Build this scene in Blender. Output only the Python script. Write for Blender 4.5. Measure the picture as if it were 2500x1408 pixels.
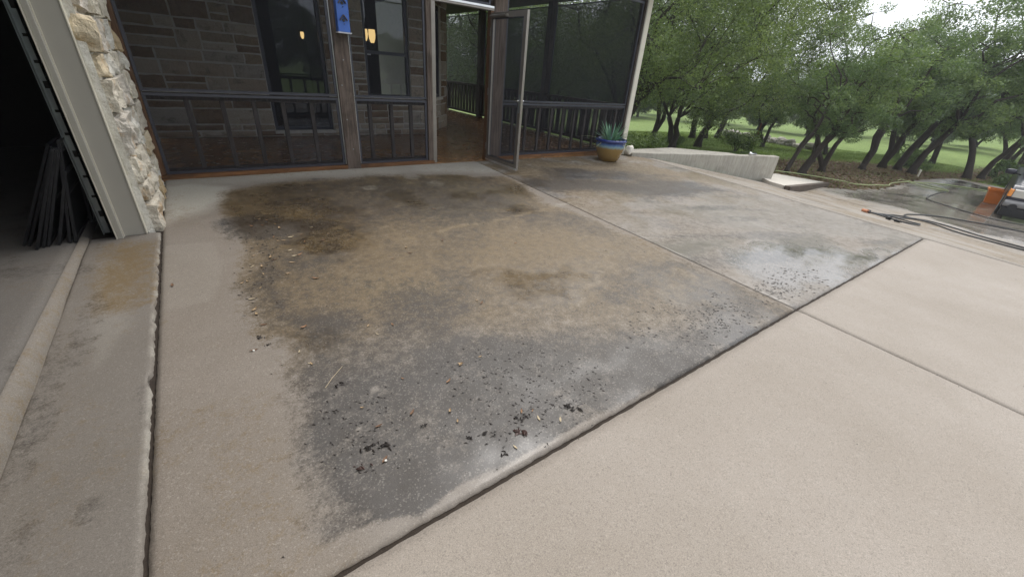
import bpy, bmesh, math, random
import numpy as np
from mathutils import Vector, Matrix, Euler

sc = bpy.context.scene
for o in list(bpy.data.objects):
    bpy.data.objects.remove(o)
COL = sc.collection
R = math.radians

# ------------------------------------------------------------------ camera
cam_d = bpy.data.cameras.new('camera')
cam_d.sensor_width = 36.0
cam_d.lens = 14.175
cam_d.clip_start = 0.05
cam_d.clip_end = 1500.0
cam = bpy.data.objects.new('camera', cam_d)
COL.objects.link(cam)
cam.matrix_world = Matrix(((0.81328832, 0.22289988, -0.53747349, 0.0),
                           (-0.57739183, 0.42342818, -0.69808828, 0.0),
                           (0.07197762, 0.87807985, 0.47306976, 1.33045),
                           (0, 0, 0, 1)))
sc.camera = cam

# ------------------------------------------------------------------ overcast sky
SUN_EL, SUN_AZ = 58.0, 25.0          # azimuth measured from +X towards +Y
world = bpy.data.worlds.new('World')
sc.world = world
world.use_nodes = True
wn = world.node_tree
wn.nodes.clear()
sky = wn.nodes.new('ShaderNodeTexSky')
sky.sky_type = 'NISHITA'
sky.sun_disc = False
sky.sun_elevation = R(SUN_EL)
sky.sun_rotation = R(90 - SUN_AZ)
sky.dust_density = 6.0
sky.air_density = 1.0
mixs = wn.nodes.new('ShaderNodeMix'); mixs.data_type = 'RGBA'
mixs.inputs['Factor'].default_value = 0.88      # closed cloud deck over the clear sky
mixs.inputs['B'].default_value = (7.6, 8.0, 8.5, 1)
bg = wn.nodes.new('ShaderNodeBackground')
bg.inputs['Strength'].default_value = 0.125
wo = wn.nodes.new('ShaderNodeOutputWorld')
wn.links.new(sky.outputs[0], mixs.inputs['A'])
wn.links.new(mixs.outputs['Result'], bg.inputs['Color'])
wn.links.new(bg.outputs[0], wo.inputs['Surface'])

sun_d = bpy.data.lights.new('sun', 'SUN')
sun_d.energy = 1.5
sun_d.angle = R(32)
sun_d.color = (1.0, 0.97, 0.93)
sun = bpy.data.objects.new('sun', sun_d)
COL.objects.link(sun)
sd = Vector((math.cos(R(SUN_EL)) * math.cos(R(SUN_AZ)), math.cos(R(SUN_EL)) * math.sin(R(SUN_AZ)), math.sin(R(SUN_EL))))
sun.rotation_euler = sd.to_track_quat('Z', 'Y').to_euler()

sc.view_settings.view_transform = 'Standard'
sc.view_settings.look = 'None'
sc.view_settings.exposure = 0.64
sc.view_settings.gamma = 1.0
sc.view_settings.use_curve_mapping = False
sc.render.engine = 'CYCLES'
sc.cycles.max_bounces = 6
sc.cycles.diffuse_bounces = 3
sc.cycles.glossy_bounces = 3
sc.cycles.transmission_bounces = 4
sc.cycles.transparent_max_bounces = 12
sc.cycles.volume_bounces = 0
sc.cycles.use_denoising = True
sc.cycles.caustics_reflective = False
sc.cycles.caustics_refractive = False

# ------------------------------------------------------------------ numeric helpers
def hsh(ix, iy, seed):
    h = (ix.astype(np.int64) * 374761393 + iy.astype(np.int64) * 668265263 + seed * 982451653) & 0x7fffffff
    h = ((h ^ (h >> 13)) * 1274126177) & 0x7fffffff
    return ((h ^ (h >> 16)) & 0xffff) / 65535.0

def vnoise(x, y, seed=0):
    x = np.asarray(x, float); y = np.asarray(y, float)
    ix = np.floor(x); iy = np.floor(y)
    fx = x - ix; fy = y - iy
    fx = fx * fx * (3 - 2 * fx); fy = fy * fy * (3 - 2 * fy)
    a = hsh(ix, iy, seed); b = hsh(ix + 1, iy, seed); c = hsh(ix, iy + 1, seed); d = hsh(ix + 1, iy + 1, seed)
    return (a * (1 - fx) + b * fx) * (1 - fy) + (c * (1 - fx) + d * fx) * fy

def fbm(x, y, seed=0, octv=4):
    s = 0; a = .5; t = 0
    for k in range(octv):
        s = s + a * vnoise(np.asarray(x) * 2 ** k, np.asarray(y) * 2 ** k, seed + k * 17); t += a; a *= .55
    return s / t

def sstep(a, b, x):
    t = np.clip((x - a) / (b - a), 0, 1)
    return t * t * (3 - 2 * t)

def poly_sd(px, py, poly):
    """signed distance, positive inside"""
    P = np.array(poly, float); Q = np.roll(P, -1, 0)
    best = np.full(px.shape, 1e9); ins = np.zeros(px.shape, bool)
    for (x1, y1), (x2, y2) in zip(P, Q):
        dx, dy = x2 - x1, y2 - y1
        L = dx * dx + dy * dy + 1e-12
        t = np.clip(((px - x1) * dx + (py - y1) * dy) / L, 0, 1)
        best = np.minimum(best, np.hypot(px - x1 - t * dx, py - y1 - t * dy))
        if abs(dy) > 1e-9:
            c = ((y1 > py) != (y2 > py)) & (px < (x2 - x1) * (py - y1) / (y2 - y1) + x1)
            ins ^= c
    return np.where(ins, best, -best)

# ------------------------------------------------------------------ the lie of the land
_XS = [-1e3, 3.5, 7.6, 10.9, 17, 30, 60, 200]
_YS = [0, 0, .055, .56, .95, 1.3, 1.6, 1.6]
def ZG(X, Y):
    X = np.asarray(X, float); Y = np.asarray(Y, float)
    b = np.where(Y < 5.9, -.033 * (5.9 - np.maximum(Y, -12)), -.04 * np.clip(Y - 5.9, 0, 20))
    return b - np.interp(X, _XS, _YS)
def zg(x, y):
    return float(ZG(x, y))

# ------------------------------------------------------------------ object helpers
def empty(name, loc=(0, 0, 0), rz=0.0):
    o = bpy.data.objects.new(name, None)
    o.empty_display_size = .1
    COL.objects.link(o)
    o.location = loc
    o.rotation_euler = (0, 0, rz)
    return o

def tag(o, label=None, cat=None, group=None, kind=None):
    if label: o['label'] = label
    if cat: o['category'] = cat
    if group: o['group'] = group
    if kind: o['kind'] = kind
    return o

def link(name, me, mat=None, parent=None, loc=None):
    o = bpy.data.objects.new(name, me)
    COL.objects.link(o)
    if mat and not me.materials:
        me.materials.append(mat)
    if parent: o.parent = parent
    if loc is not None: o.location = loc
    return o

class MB:
    """collects shapes, builds ONE mesh object"""
    def __init__(s): s.v = []; s.f = []
    def add(s, vs, fs):
        n = len(s.v); s.v += [tuple(v) for v in vs]; s.f += [tuple(i + n for i in f) for f in fs]; return s
    def box(s, x0, x1, y0, y1, z0, z1, M=None, bev=0.0):
        if bev > 0:
            bm = bmesh.new(); bmesh.ops.create_cube(bm, size=1)
            for v in bm.verts:
                v.co = Vector((x0 if v.co.x < 0 else x1, y0 if v.co.y < 0 else y1, z0 if v.co.z < 0 else z1))
            bmesh.ops.bevel(bm, geom=bm.edges[:], offset=bev, segments=1, affect='EDGES', profile=.5)
            bm.verts.index_update()
            vs = [v.co.copy() for v in bm.verts]; fs = [[v.index for v in f.verts] for f in bm.faces]; bm.free()
        else:
            vs = [Vector(c) for c in ((x0, y0, z0), (x1, y0, z0), (x1, y1, z0), (x0, y1, z0), (x0, y0, z1), (x1, y0, z1), (x1, y1, z1), (x0, y1, z1))]
            fs = [(0, 3, 2, 1), (4, 5, 6, 7), (0, 1, 5, 4), (1, 2, 6, 5), (2, 3, 7, 6), (3, 0, 4, 7)]
        if M is not None: vs = [M @ v for v in vs]
        return s.add(vs, fs)
    def tube(s, pts, rad, n=8, cap=True):
        pts = [Vector(p) for p in pts]
        rad = rad if hasattr(rad, '__len__') else [rad] * len(pts)
        ring = []; vs = []; fs = []
        up = Vector((0.13, 0.31, .94)).normalized()
        prev = None
        for i, p in enumerate(pts):
            t = (pts[min(i + 1, len(pts) - 1)] - pts[max(i - 1, 0)])
            t = t.normalized() if t.length > 1e-9 else Vector((0, 0, 1))
            if prev is None:
                a = t.cross(up)
                if a.length < .05: a = t.cross(Vector((1, 0, 0)))
                a.normalize()
            else:
                a = (prev - t * prev.dot(t))
                a = a.normalized() if a.length > 1e-6 else t.orthogonal().normalized()
            prev = a
            b = t.cross(a)
            for k in range(n):
                an = 2 * math.pi * k / n
                vs.append(p + (a * math.cos(an) + b * math.sin(an)) * rad[i])
        for i in range(len(pts) - 1):
            for k in range(n):
                k2 = (k + 1) % n
                fs.append((i * n + k, i * n + k2, (i + 1) * n + k2, (i + 1) * n + k))
        if cap:
            fs.append(tuple(range(n - 1, -1, -1)))
            fs.append(tuple((len(pts) - 1) * n + k for k in range(n)))
        return s.add(vs, fs)
    def lathe(s, prof, n=24, c=(0, 0, 0), cap0=True, cap1=True):
        vs = []; fs = []
        for r, z in prof:
            for k in range(n):
                an = 2 * math.pi * k / n
                vs.append((c[0] + r * math.cos(an), c[1] + r * math.sin(an), c[2] + z))
        for i in range(len(prof) - 1):
            for k in range(n):
                k2 = (k + 1) % n
                fs.append((i * n + k, i * n + k2, (i + 1) * n + k2, (i + 1) * n + k))
        if cap0: fs.append(tuple(range(n - 1, -1, -1)))
        if cap1: fs.append(tuple((len(prof) - 1) * n + k for k in range(n)))
        return s.add(vs, fs)
    def prism(s, poly, z0, z1, M=None):
        n = len(poly)
        vs = [Vector((x, y, z0)) for x, y in poly] + [Vector((x, y, z1)) for x, y in poly]
        if M is not None: vs = [M @ v for v in vs]
        fs = [tuple(range(n - 1, -1, -1)), tuple(range(n, 2 * n))]
        fs += [(k, (k + 1) % n, n + (k + 1) % n, n + k) for k in range(n)]
        return s.add(vs, fs)
    def mesh(s, name, smooth=False):
        me = bpy.data.meshes.new(name)
        me.from_pydata(s.v, [], s.f)
        if smooth: me.polygons.foreach_set('use_smooth', [True] * len(me.polygons))
        me.update()
        return me
    def build(s, name, mat, parent=None, loc=None, smooth=False):
        return link(name, s.mesh(name, smooth), mat, parent, loc)

def bx(name, mat, parent, x0, x1, y0, y1, z0, z1, M=None, bev=0.0):
    return MB().box(x0, x1, y0, y1, z0, z1, M, bev).build(name, mat, parent)

def np_mesh(name, V, F, attrs=None, smooth=False):
    me = bpy.data.meshes.new(name)
    V = np.asarray(V, np.float32); F = np.asarray(F, np.int32)
    nf, k = F.shape
    me.vertices.add(len(V)); me.vertices.foreach_set('co', V.ravel())
    me.loops.add(nf * k); me.loops.foreach_set('vertex_index', F.ravel())
    me.polygons.add(nf)
    me.polygons.foreach_set('loop_start', np.arange(0, nf * k, k, dtype=np.int32))
    if smooth: me.polygons.foreach_set('use_smooth', np.ones(nf, bool))
    for n_, a in (attrs or {}).items():
        at = me.attributes.new(n_, 'FLOAT', 'POINT'); at.data.foreach_set('value', np.asarray(a, np.float32))
    me.update(); me.validate()
    return me

# ------------------------------------------------------------------ materials
class NT:
    def __init__(s, name):
        s.m = bpy.data.materials.new(name); s.m.use_nodes = True
        s.t = s.m.node_tree; s.t.nodes.clear()
        s.out = s.n('ShaderNodeOutputMaterial')
    def n(s, typ, **kw):
        nd = s.t.nodes.new(typ)
        for k, v in kw.items(): setattr(nd, k, v)
        return nd
    def l(s, a, b): s.t.links.new(a, b)
    def set(s, sock, v):
        if hasattr(v, 'is_output'): s.l(v, sock)
        elif isinstance(v, (tuple, list)) and len(v) == 3 and sock.type == 'RGBA': sock.default_value = (*v, 1)
        else: sock.default_value = v
    def coord(s, out='Object'):
        return s.n('ShaderNodeTexCoord').outputs[out]
    def geo_pos(s):
        return s.n('ShaderNodeNewGeometry').outputs['Position']
    def map(s, vec, scale=(1, 1, 1), rot=(0, 0, 0), loc=(0, 0, 0)):
        m = s.n('ShaderNodeMapping'); s.l(vec, m.inputs['Vector'])
        m.inputs['Scale'].default_value = scale; m.inputs['Rotation'].default_value = rot; m.inputs['Location'].default_value = loc
        return m.outputs[0]
    def noise(s, vec, scale, detail=4, rough=.55, dist=0.0):
        t = s.n('ShaderNodeTexNoise'); s.l(vec, t.inputs['Vector'])
        t.inputs['Scale'].default_value = scale; t.inputs['Detail'].default_value = detail
        t.inputs['Roughness'].default_value = rough; t.inputs['Distortion'].default_value = dist
        return t.outputs['Fac']
    def voro(s, vec, scale, feature='F1', out='Distance'):
        t = s.n('ShaderNodeTexVoronoi', feature=feature); s.l(vec, t.inputs['Vector']); t.inputs['Scale'].default_value = scale
        return t.outputs[out]
    def ramp(s, fac, stops, interp='LINEAR'):
        r = s.n('ShaderNodeValToRGB'); s.set(r.inputs[0], fac)
        cr = r.color_ramp; cr.interpolation = interp
        while len(cr.elements) > 1: cr.elements.remove(cr.elements[-1])
        cr.elements[0].position = stops[0][0]; cr.elements[0].color = _c4(stops[0][1])
        for p, c in stops[1:]:
            e = cr.elements.new(p); e.color = _c4(c)
        return r.outputs[0]
    def mix(s, fac, a, b, mode='MIX'):
        m = s.n('ShaderNodeMix', data_type='RGBA', blend_type=mode)
        s.set(m.inputs[0], fac); s.set(m.inputs[6], a); s.set(m.inputs[7], b)
        return m.outputs[2]
    def math(s, op, a, b=0.0, clamp=False):
        m = s.n('ShaderNodeMath', operation=op, use_clamp=clamp)
        s.set(m.inputs[0], a); s.set(m.inputs[1], b)
        return m.outputs[0]
    def attr(s, name):
        return s.n('ShaderNodeAttribute', attribute_name=name).outputs['Fac']
    def bump(s, h, strength=.3, dist=.01, normal=None):
        b = s.n('ShaderNodeBump'); s.l(h, b.inputs['Height'])
        b.inputs['Strength'].default_value = strength; b.inputs['Distance'].default_value = dist
        if normal is not None: s.l(normal, b.inputs['Normal'])
        return b.outputs[0]
    def bsdf(s, base, rough=.7, metal=0.0, normal=None, spec=.5, **kw):
        p = s.n('ShaderNodeBsdfPrincipled')
        s.set(p.inputs['Base Color'], base); s.set(p.inputs['Roughness'], rough); s.set(p.inputs['Metallic'], metal)
        s.set(p.inputs['Specular IOR Level'], spec)
        if normal is not None: s.l(normal, p.inputs['Normal'])
        for k, v in kw.items(): s.set(p.inputs[k.replace('_', ' ')], v)
        return p.outputs[0]
    def done(s, sh):
        s.l(sh, s.out.inputs['Surface']); return s.m

def _c4(c):
    if isinstance(c, (int, float)): return (c, c, c, 1)
    return (*c, 1) if len(c) == 3 else c

def simple(name, col, rough=.6, metal=0.0, nscale=20, namp=.25, bump=.1, bdist=.003, spec=.5):
    t = NT(name); v = t.coord()
    nz = t.noise(v, nscale, 5)
    c = t.mix(nz, tuple(x * (1 - namp) for x in col), tuple(min(1, x * (1 + namp)) for x in col))
    return t.done(t.bsdf(c, rough, metal, t.bump(t.noise(v, nscale * 4, 4), bump, bdist), spec))

def wood(name, a, b, rough=.75, axis='z', dark=(.02, .016, .013)):
    t = NT(name); v = t.geo_pos()
    sc3 = {'z': (14, 14, .8), 'x': (.8, 14, 14), 'y': (14, .8, 14)}[axis]
    g = t.noise(t.map(v, sc3), 3.0, 8, .7, .6)
    c = t.mix(t.ramp(g, [(.38, 0), (.62, 1)]), a, b)
    blot = t.noise(v, 3.2, 5, .6)
    c = t.mix(t.ramp(blot, [(.52, 0), (.75, .75)]), c, dark)
    kn = t.noise(t.map(v, {'z': (30, 30, 1.2), 'x': (1.2, 30, 30), 'y': (30, 1.2, 30)}[axis]), 5, 4)
    return t.done(t.bsdf(c, rough, 0, t.bump(kn, .5, .004), .3))

M = {}
def mk_concrete(name, base, grit=1.0, spk=.6):
    """concrete whose stains sit where the attributes put them"""
    t = NT(name); v = t.geo_pos()
    big = t.noise(v, .9, 4, .6)
    med = t.noise(v, 7, 5, .65)
    fine = t.noise(v, 90, 3, .7)
    grain = t.noise(v, 260, 2, .6)
    c = t.mix(t.ramp(big, [(.3, 0), (.7, 1)]), tuple(x * k for x, k in zip(base, (.86, .85, .83))), tuple(x * k for x, k in zip(base, (1.07, 1.08, 1.10))))
    c = t.mix(t.math('MULTIPLY', t.ramp(med, [(.35, 0), (.75, 1)]), .35), c, (base[0] * .82, base[1] * .79, base[2] * .75))
    light = t.attr('light'); gold = t.attr('gold'); dark = t.attr('dark'); wet = t.attr('wet'); olive = t.attr('olive')
    c = t.mix(light, c, (.40, .375, .32))
    # ragged breakup of the growth by fine noise
    brk = t.math('ADD', t.math('MULTIPLY', t.noise(v, 17, 7, .75), .9), t.math('MULTIPLY', fine, .5))
    def edge(m, lo=.55, hi=.95):
        k = t.math('MULTIPLY', m, 5.0, True)
        return t.math('MULTIPLY', k, t.ramp(t.math('ADD', m, t.math('MULTIPLY', t.math('SUBTRACT', brk, .70), 1.9)), [(.18, 0), (.78, 1)]))
    ge = edge(gold); oe = edge(olive); de = edge(dark)
    c = t.mix(t.math('MULTIPLY', ge, .9), c, (.152, .101, .042))
    c = t.mix(t.math('MULTIPLY', oe, .8), c, (.070, .055, .027))
    c = t.mix(t.math('MULTIPLY', de, .93), c, t.mix(t.math('MULTIPLY', gold, .85, True), t.mix(t.noise(v, 3.5, 3), (.028, .024, .022), (.042, .040, .040)), (.046, .031, .017)))
    # wet concrete is darker
    c = t.mix(t.math('MULTIPLY', wet, .26), c, (0, 0, 0))
    # aggregate specks, pale and dark
    vor = t.voro(v, 170, out='Color')
    sep = t.n('ShaderNodeSeparateColor'); t.l(vor, sep.inputs[0])
    c = t.mix(t.math('MULTIPLY', t.ramp(sep.outputs[0], [(.90, 0), (.93, 1)]), spk * .5), c, (.42, .385, .335))
    c = t.mix(t.math('MULTIPLY', t.ramp(sep.outputs[1], [(.88, 0), (.92, 1)]), spk * .6), c, (.08, .068, .056))
    c = t.mix(t.math('MULTIPLY', t.math('SUBTRACT', grain, .5), grit * 1.1), c, (1, 1, 1), 'ADD') if False else \
        t.mix(1.0, c, t.ramp(grain, [(.25, (.72, .72, .72)), (.75, (1.28, 1.28, 1.28))]), 'MULTIPLY')
    rough = t.ramp(t.math('ADD', wet, t.math('MULTIPLY', t.math('SUBTRACT', med, .5), .35)), [(0, .88), (.35, .55), (.7, .16), (.95, .07)])
    h = t.math('ADD', t.math('MULTIPLY', fine, .6), t.math('MULTIPLY', grain, .5))
    bstr = t.math('MULTIPLY', t.math('SUBTRACT', 1.0, t.math('MULTIPLY', wet, .96), True), .45 * grit)
    b = t.n('ShaderNodeBump'); t.l(h, b.inputs['Height']); t.l(bstr, b.inputs['Strength']); b.inputs['Distance'].default_value = .004
    return t.done(t.bsdf(c, rough, 0, b.outputs[0], t.math('ADD', .4, t.math('MULTIPLY', wet, .8))))

M['pad'] = mk_concrete('stained_concrete', (.213, .181, .149), 1.0, .36)
M['clean'] = mk_concrete('washed_concrete', (.303, .264, .224), .6, .35)
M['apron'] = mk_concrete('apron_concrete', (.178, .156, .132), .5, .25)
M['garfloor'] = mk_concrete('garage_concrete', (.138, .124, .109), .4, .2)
M['drive'] = mk_concrete('drive_concrete', (.285, .252, .215))
M['joint'] = simple('joint_dirt', (.035, .025, .018), .95, 0, 60, .5, .5, .01)
M['chip'] = simple('chipped_mortar', (.36, .33, .27), .9, 0, 40, .4, .6, .01)

def mk_stone(name, cols, rough=.9, scale=9, bstr=.8, pale=.5, tan=None):
    t = NT(name); v = t.coord(); gp = t.geo_pos()
    rnd = t.n('ShaderNodeObjectInfo').outputs['Random']
    base = t.ramp(rnd, [((i + .0) / len(cols), c) for i, c in enumerate(cols)], 'CONSTANT')
    n1 = t.noise(gp, scale, 6, .65, .5)
    c = t.mix(t.ramp(n1, [(.35, 0), (.7, .8)]), base, t.mix(pale, base, (.55, .50, .42)))
    if tan: c = t.mix(t.ramp(t.noise(gp, 5.5, 4, .6, .8), [(.56, 0), (.66, .55)]), c, tan)
    n2 = t.noise(gp, scale * .6, 5, .7, 1.0)
    c = t.mix(t.ramp(n2, [(.56, 0), (.72, .75 if not tan else .38)]), c, (.10, .075, .05))
    c = t.mix(1.0, c, t.ramp(t.noise(gp, scale * 9, 4, .7), [(.2, .6), (.8, 1.3)]), 'MULTIPLY')
    h = t.math('ADD', t.noise(gp, scale * 1.5, 6, .7), t.math('MULTIPLY', t.noise(gp, scale * 8, 4), .3))
    return t.done(t.bsdf(c, rough, 0, t.bump(h, bstr, .02), .25))
M['stone'] = mk_stone('house_stone', [(.46, .39, .30), (.30, .22, .14), (.40, .36, .30), (.23, .15, .085), (.50, .44, .35), (.42, .34, .25), (.35, .28, .20), (.21, .14, .085)], .9, 9, .8, .2)
M['rubble'] = mk_stone('pillar_stone', [(.72, .66, .54), (.62, .56, .46), (.56, .42, .24), (.66, .60, .49), (.60, .55, .48), (.66, .55, .38), (.76, .73, .65)], .95, 11, 1.0, .5, (.50, .30, .12))
M['fieldstone'] = mk_stone('field_stone', [(.30, .28, .25), (.22, .21, .19), (.36, .33, .29)], .95, 6)
M['mortar'] = simple('mortar', (.68, .65, .58), .95, 0, 14, .3, .7, .02)
M['mortar_dark'] = simple('house_mortar', (.60, .57, .50), .95, 0, 14, .3, .5, .01)
M['trim'] = simple('painted_trim', (.40, .375, .325), .45, 0, 6, .07, .05, .001)
M['trim_light'] = simple('painted_stop', (.62, .58, .48), .45, 0, 6, .07, .05, .001)
M['post_white'] = simple('painted_corner_board', (.62, .58, .49), .6, 0, 5, .12, .1, .002)
M['galv'] = simple('galvanised_steel', (.30, .33, .34), .42, .8, 15, .4, .1, .001)
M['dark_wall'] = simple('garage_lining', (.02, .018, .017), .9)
M['wood_post'] = wood('weathered_post', (.058, .040, .031), (.165, .128, .105))
M['wood_brown'] = wood('brown_frame_wood', (.075, .035, .018), (.16, .085, .045), .6)
M['wood_rust'] = wood('rusty_sill_wood', (.10, .045, .018), (.22, .10, .04), .7, 'x')
M['wood_dark'] = wood('dark_porch_wood', (.035, .026, .021), (.075, .058, .048), .7)
M['wood_bal'] = wood('baluster_wood', (.05, .04, .034), (.12, .098, .085), .7)
M['ceiling'] = wood('porch_ceiling_boards', (.05, .038, .028), (.085, .065, .05), .7, 'x')
M['frame'] = simple('bronze_screen_frame', (.055, .056, .072), .38, .3, 20, .2, .03, .001)
M['alu'] = simple('brushed_door_frame', (.27, .245, .22), .38, .65, 12, .2, .04, .001)
M['alu_light'] = simple('bright_kick_strip', (.75, .75, .76), .3, .9, 12, .1, .03, .001)
M['black_frame'] = simple('black_screen_frame', (.020, .020, .022), .45, .2, 20, .3, .05, .001)
M['chrome'] = simple('chrome', (.75, .75, .76), .16, 1.0, 8, .05, .0, .001)
M['lead_white'] = simple('grey_white_board', (.55, .55, .58), .5)

def mk_screen(name, tr, veil, rough=.55):
    t = NT(name)
    w = t.noise(t.map(t.geo_pos(), (1, 1, 1)), 1.3, 3)
    tb = t.n('ShaderNodeBsdfTransparent'); t.set(tb.inputs[0], (.96, .97, 1.0))
    d = t.bsdf(veil, rough, .0, None, .25)
    mx = t.n('ShaderNodeMixShader')
    t.set(mx.inputs[0], t.math('ADD', 1 - tr - .03, t.math('MULTIPLY', w, .06)))
    t.l(tb.outputs[0], mx.inputs[1]); t.l(d, mx.inputs[2])
    return t.done(mx.outputs[0])
M['screen'] = mk_screen('insect_screen', .65, (.010, .011, .016))
M['screen_side'] = mk_screen('darkened_side_screen', .28, (.010, .011, .016))  # same mesh as the front, made less see-through to darken the view
M['screen_dark'] = mk_screen('loose_screen', .02, (.008, .008, .009))

def mk_glass(name, tint, tr):
    t = NT(name)
    tb = t.n('ShaderNodeBsdfTransparent'); t.set(tb.inputs[0], tint)
    g = t.n('ShaderNodeBsdfGlossy'); g.inputs['Roughness'].default_value = .015; t.set(g.inputs['Color'], (.95, .97, 1))
    fr = t.n('ShaderNodeFresnel'); fr.inputs['IOR'].default_value = 1.9
    mx = t.n('ShaderNodeMixShader'); t.l(fr.outputs[0], mx.inputs[0]); t.l(tb.outputs[0], mx.inputs[1]); t.l(g.outputs[0], mx.inputs[2])
    return t.done(mx.outputs[0])
M['glass'] = mk_glass('window_glass', (.45, .47, .5), .5)

def mk_floor():
    t = NT('stained_porch_floor'); v = t.geo_pos()
    n1 = t.noise(v, 1.6, 6, .65, 1.2); n2 = t.noise(v, 7, 5, .6, .5)
    c = t.mix(t.ramp(n1, [(.3, 0), (.7, 1)]), (.17, .082, .032), (.36, .195, .085))
    c = t.mix(t.ramp(n2, [(.45, 0), (.7, .6)]), c, (.06, .032, .016))
    return t.done(t.bsdf(c, t.math('ADD', .12, t.math('MULTIPLY', n2, .25)), 0, t.bump(n1, .08, .01), .6))
M['pfloor'] = mk_floor()

def emis(name, col, s):
    t = NT(name); e = t.n('ShaderNodeEmission'); t.set(e.inputs[0], col); e.inputs[1].default_value = s
    return t.done(e.outputs[0])
M['lamp'] = emis('lit_lamp_glass', (1.0, .66, .25), 2.0)

# ------------------------------------------------------------------ surveyed positions (metres, X along the porch front, Y into the porch)
LEAVES= [(0.769, 6.009), (1.216, 5.987), (0.857, 4.989), (1.091, 4.927), (0.774, 5.441), (0.244, 4.255), (0.304, 4.212), (0.171, 4.097), (0.251, 4.09), (0.35, 4.072), (0.37, 3.968), (0.618, 3.891), (0.293, 3.779), (0.419, 3.729), (0.505, 3.753), (0.314, 3.682), (0.355, 3.681), (0.499, 3.593), (0.715, 3.686), (0.637, 3.558), (0.362, 3.46), (0.374, 3.343), (0.416, 3.352), (0.109, 3.461), (0.213, 3.388), (0.23, 3.332), (0.337, 3.231), (0.136, 3.251), (0.078, 3.278), (0.129, 3.124), (0.278, 3.056), (0.022, 3.054), (-0.011, 3.04), (0.084, 2.924), (0.021, 2.792), (0.016, 2.649), (0.021, 2.597), (0.039, 2.456), (0.234, 2.325), (0.568, 2.167), (0.702, 2.109), (0.165, 2.099), (0.198, 1.964), (0.431, 2.905), (1.877, 3.954), (2.634, 3.612), (1.54, 3.774), (1.582, 3.163), (1.218, 3.141), (1.209, 3.029), (1.038, 2.985), (1.323, 2.113), (1.336, 2.073), (0.587, 2.059), (2.179, 2.831), (0.889, 1.572), (-0.392, 3.194), (0.194, 1.97), (0.328, 1.528), (0.68, 1.298), (0.358, 1.382), (0.892, 1.578), (0.57, 1.622), (0.681, 1.224), (1.022, 1.578), (0.983, 1.117), (1.034, 1.093), (1.119, 0.977), (1.03, 1.039), (0.833, 0.961), (0.318, 1.197), (-0.039, 2.223), (0.519, 1.38), (0.769, 1.486)]
CLUMPS= [(1.211, 1.012), (0.9, 1.022), (0.335, 1.271), (0.276, 1.286), (0.224, 1.211), (0.941, 1.085), (0.971, 1.091), (0.532, 1.28), (0.775, 0.955), (0.275, 1.737), (-0.002, 2.329), (0.768, 1.095), (0.682, 1.114), (0.034, 2.232)]
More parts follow.
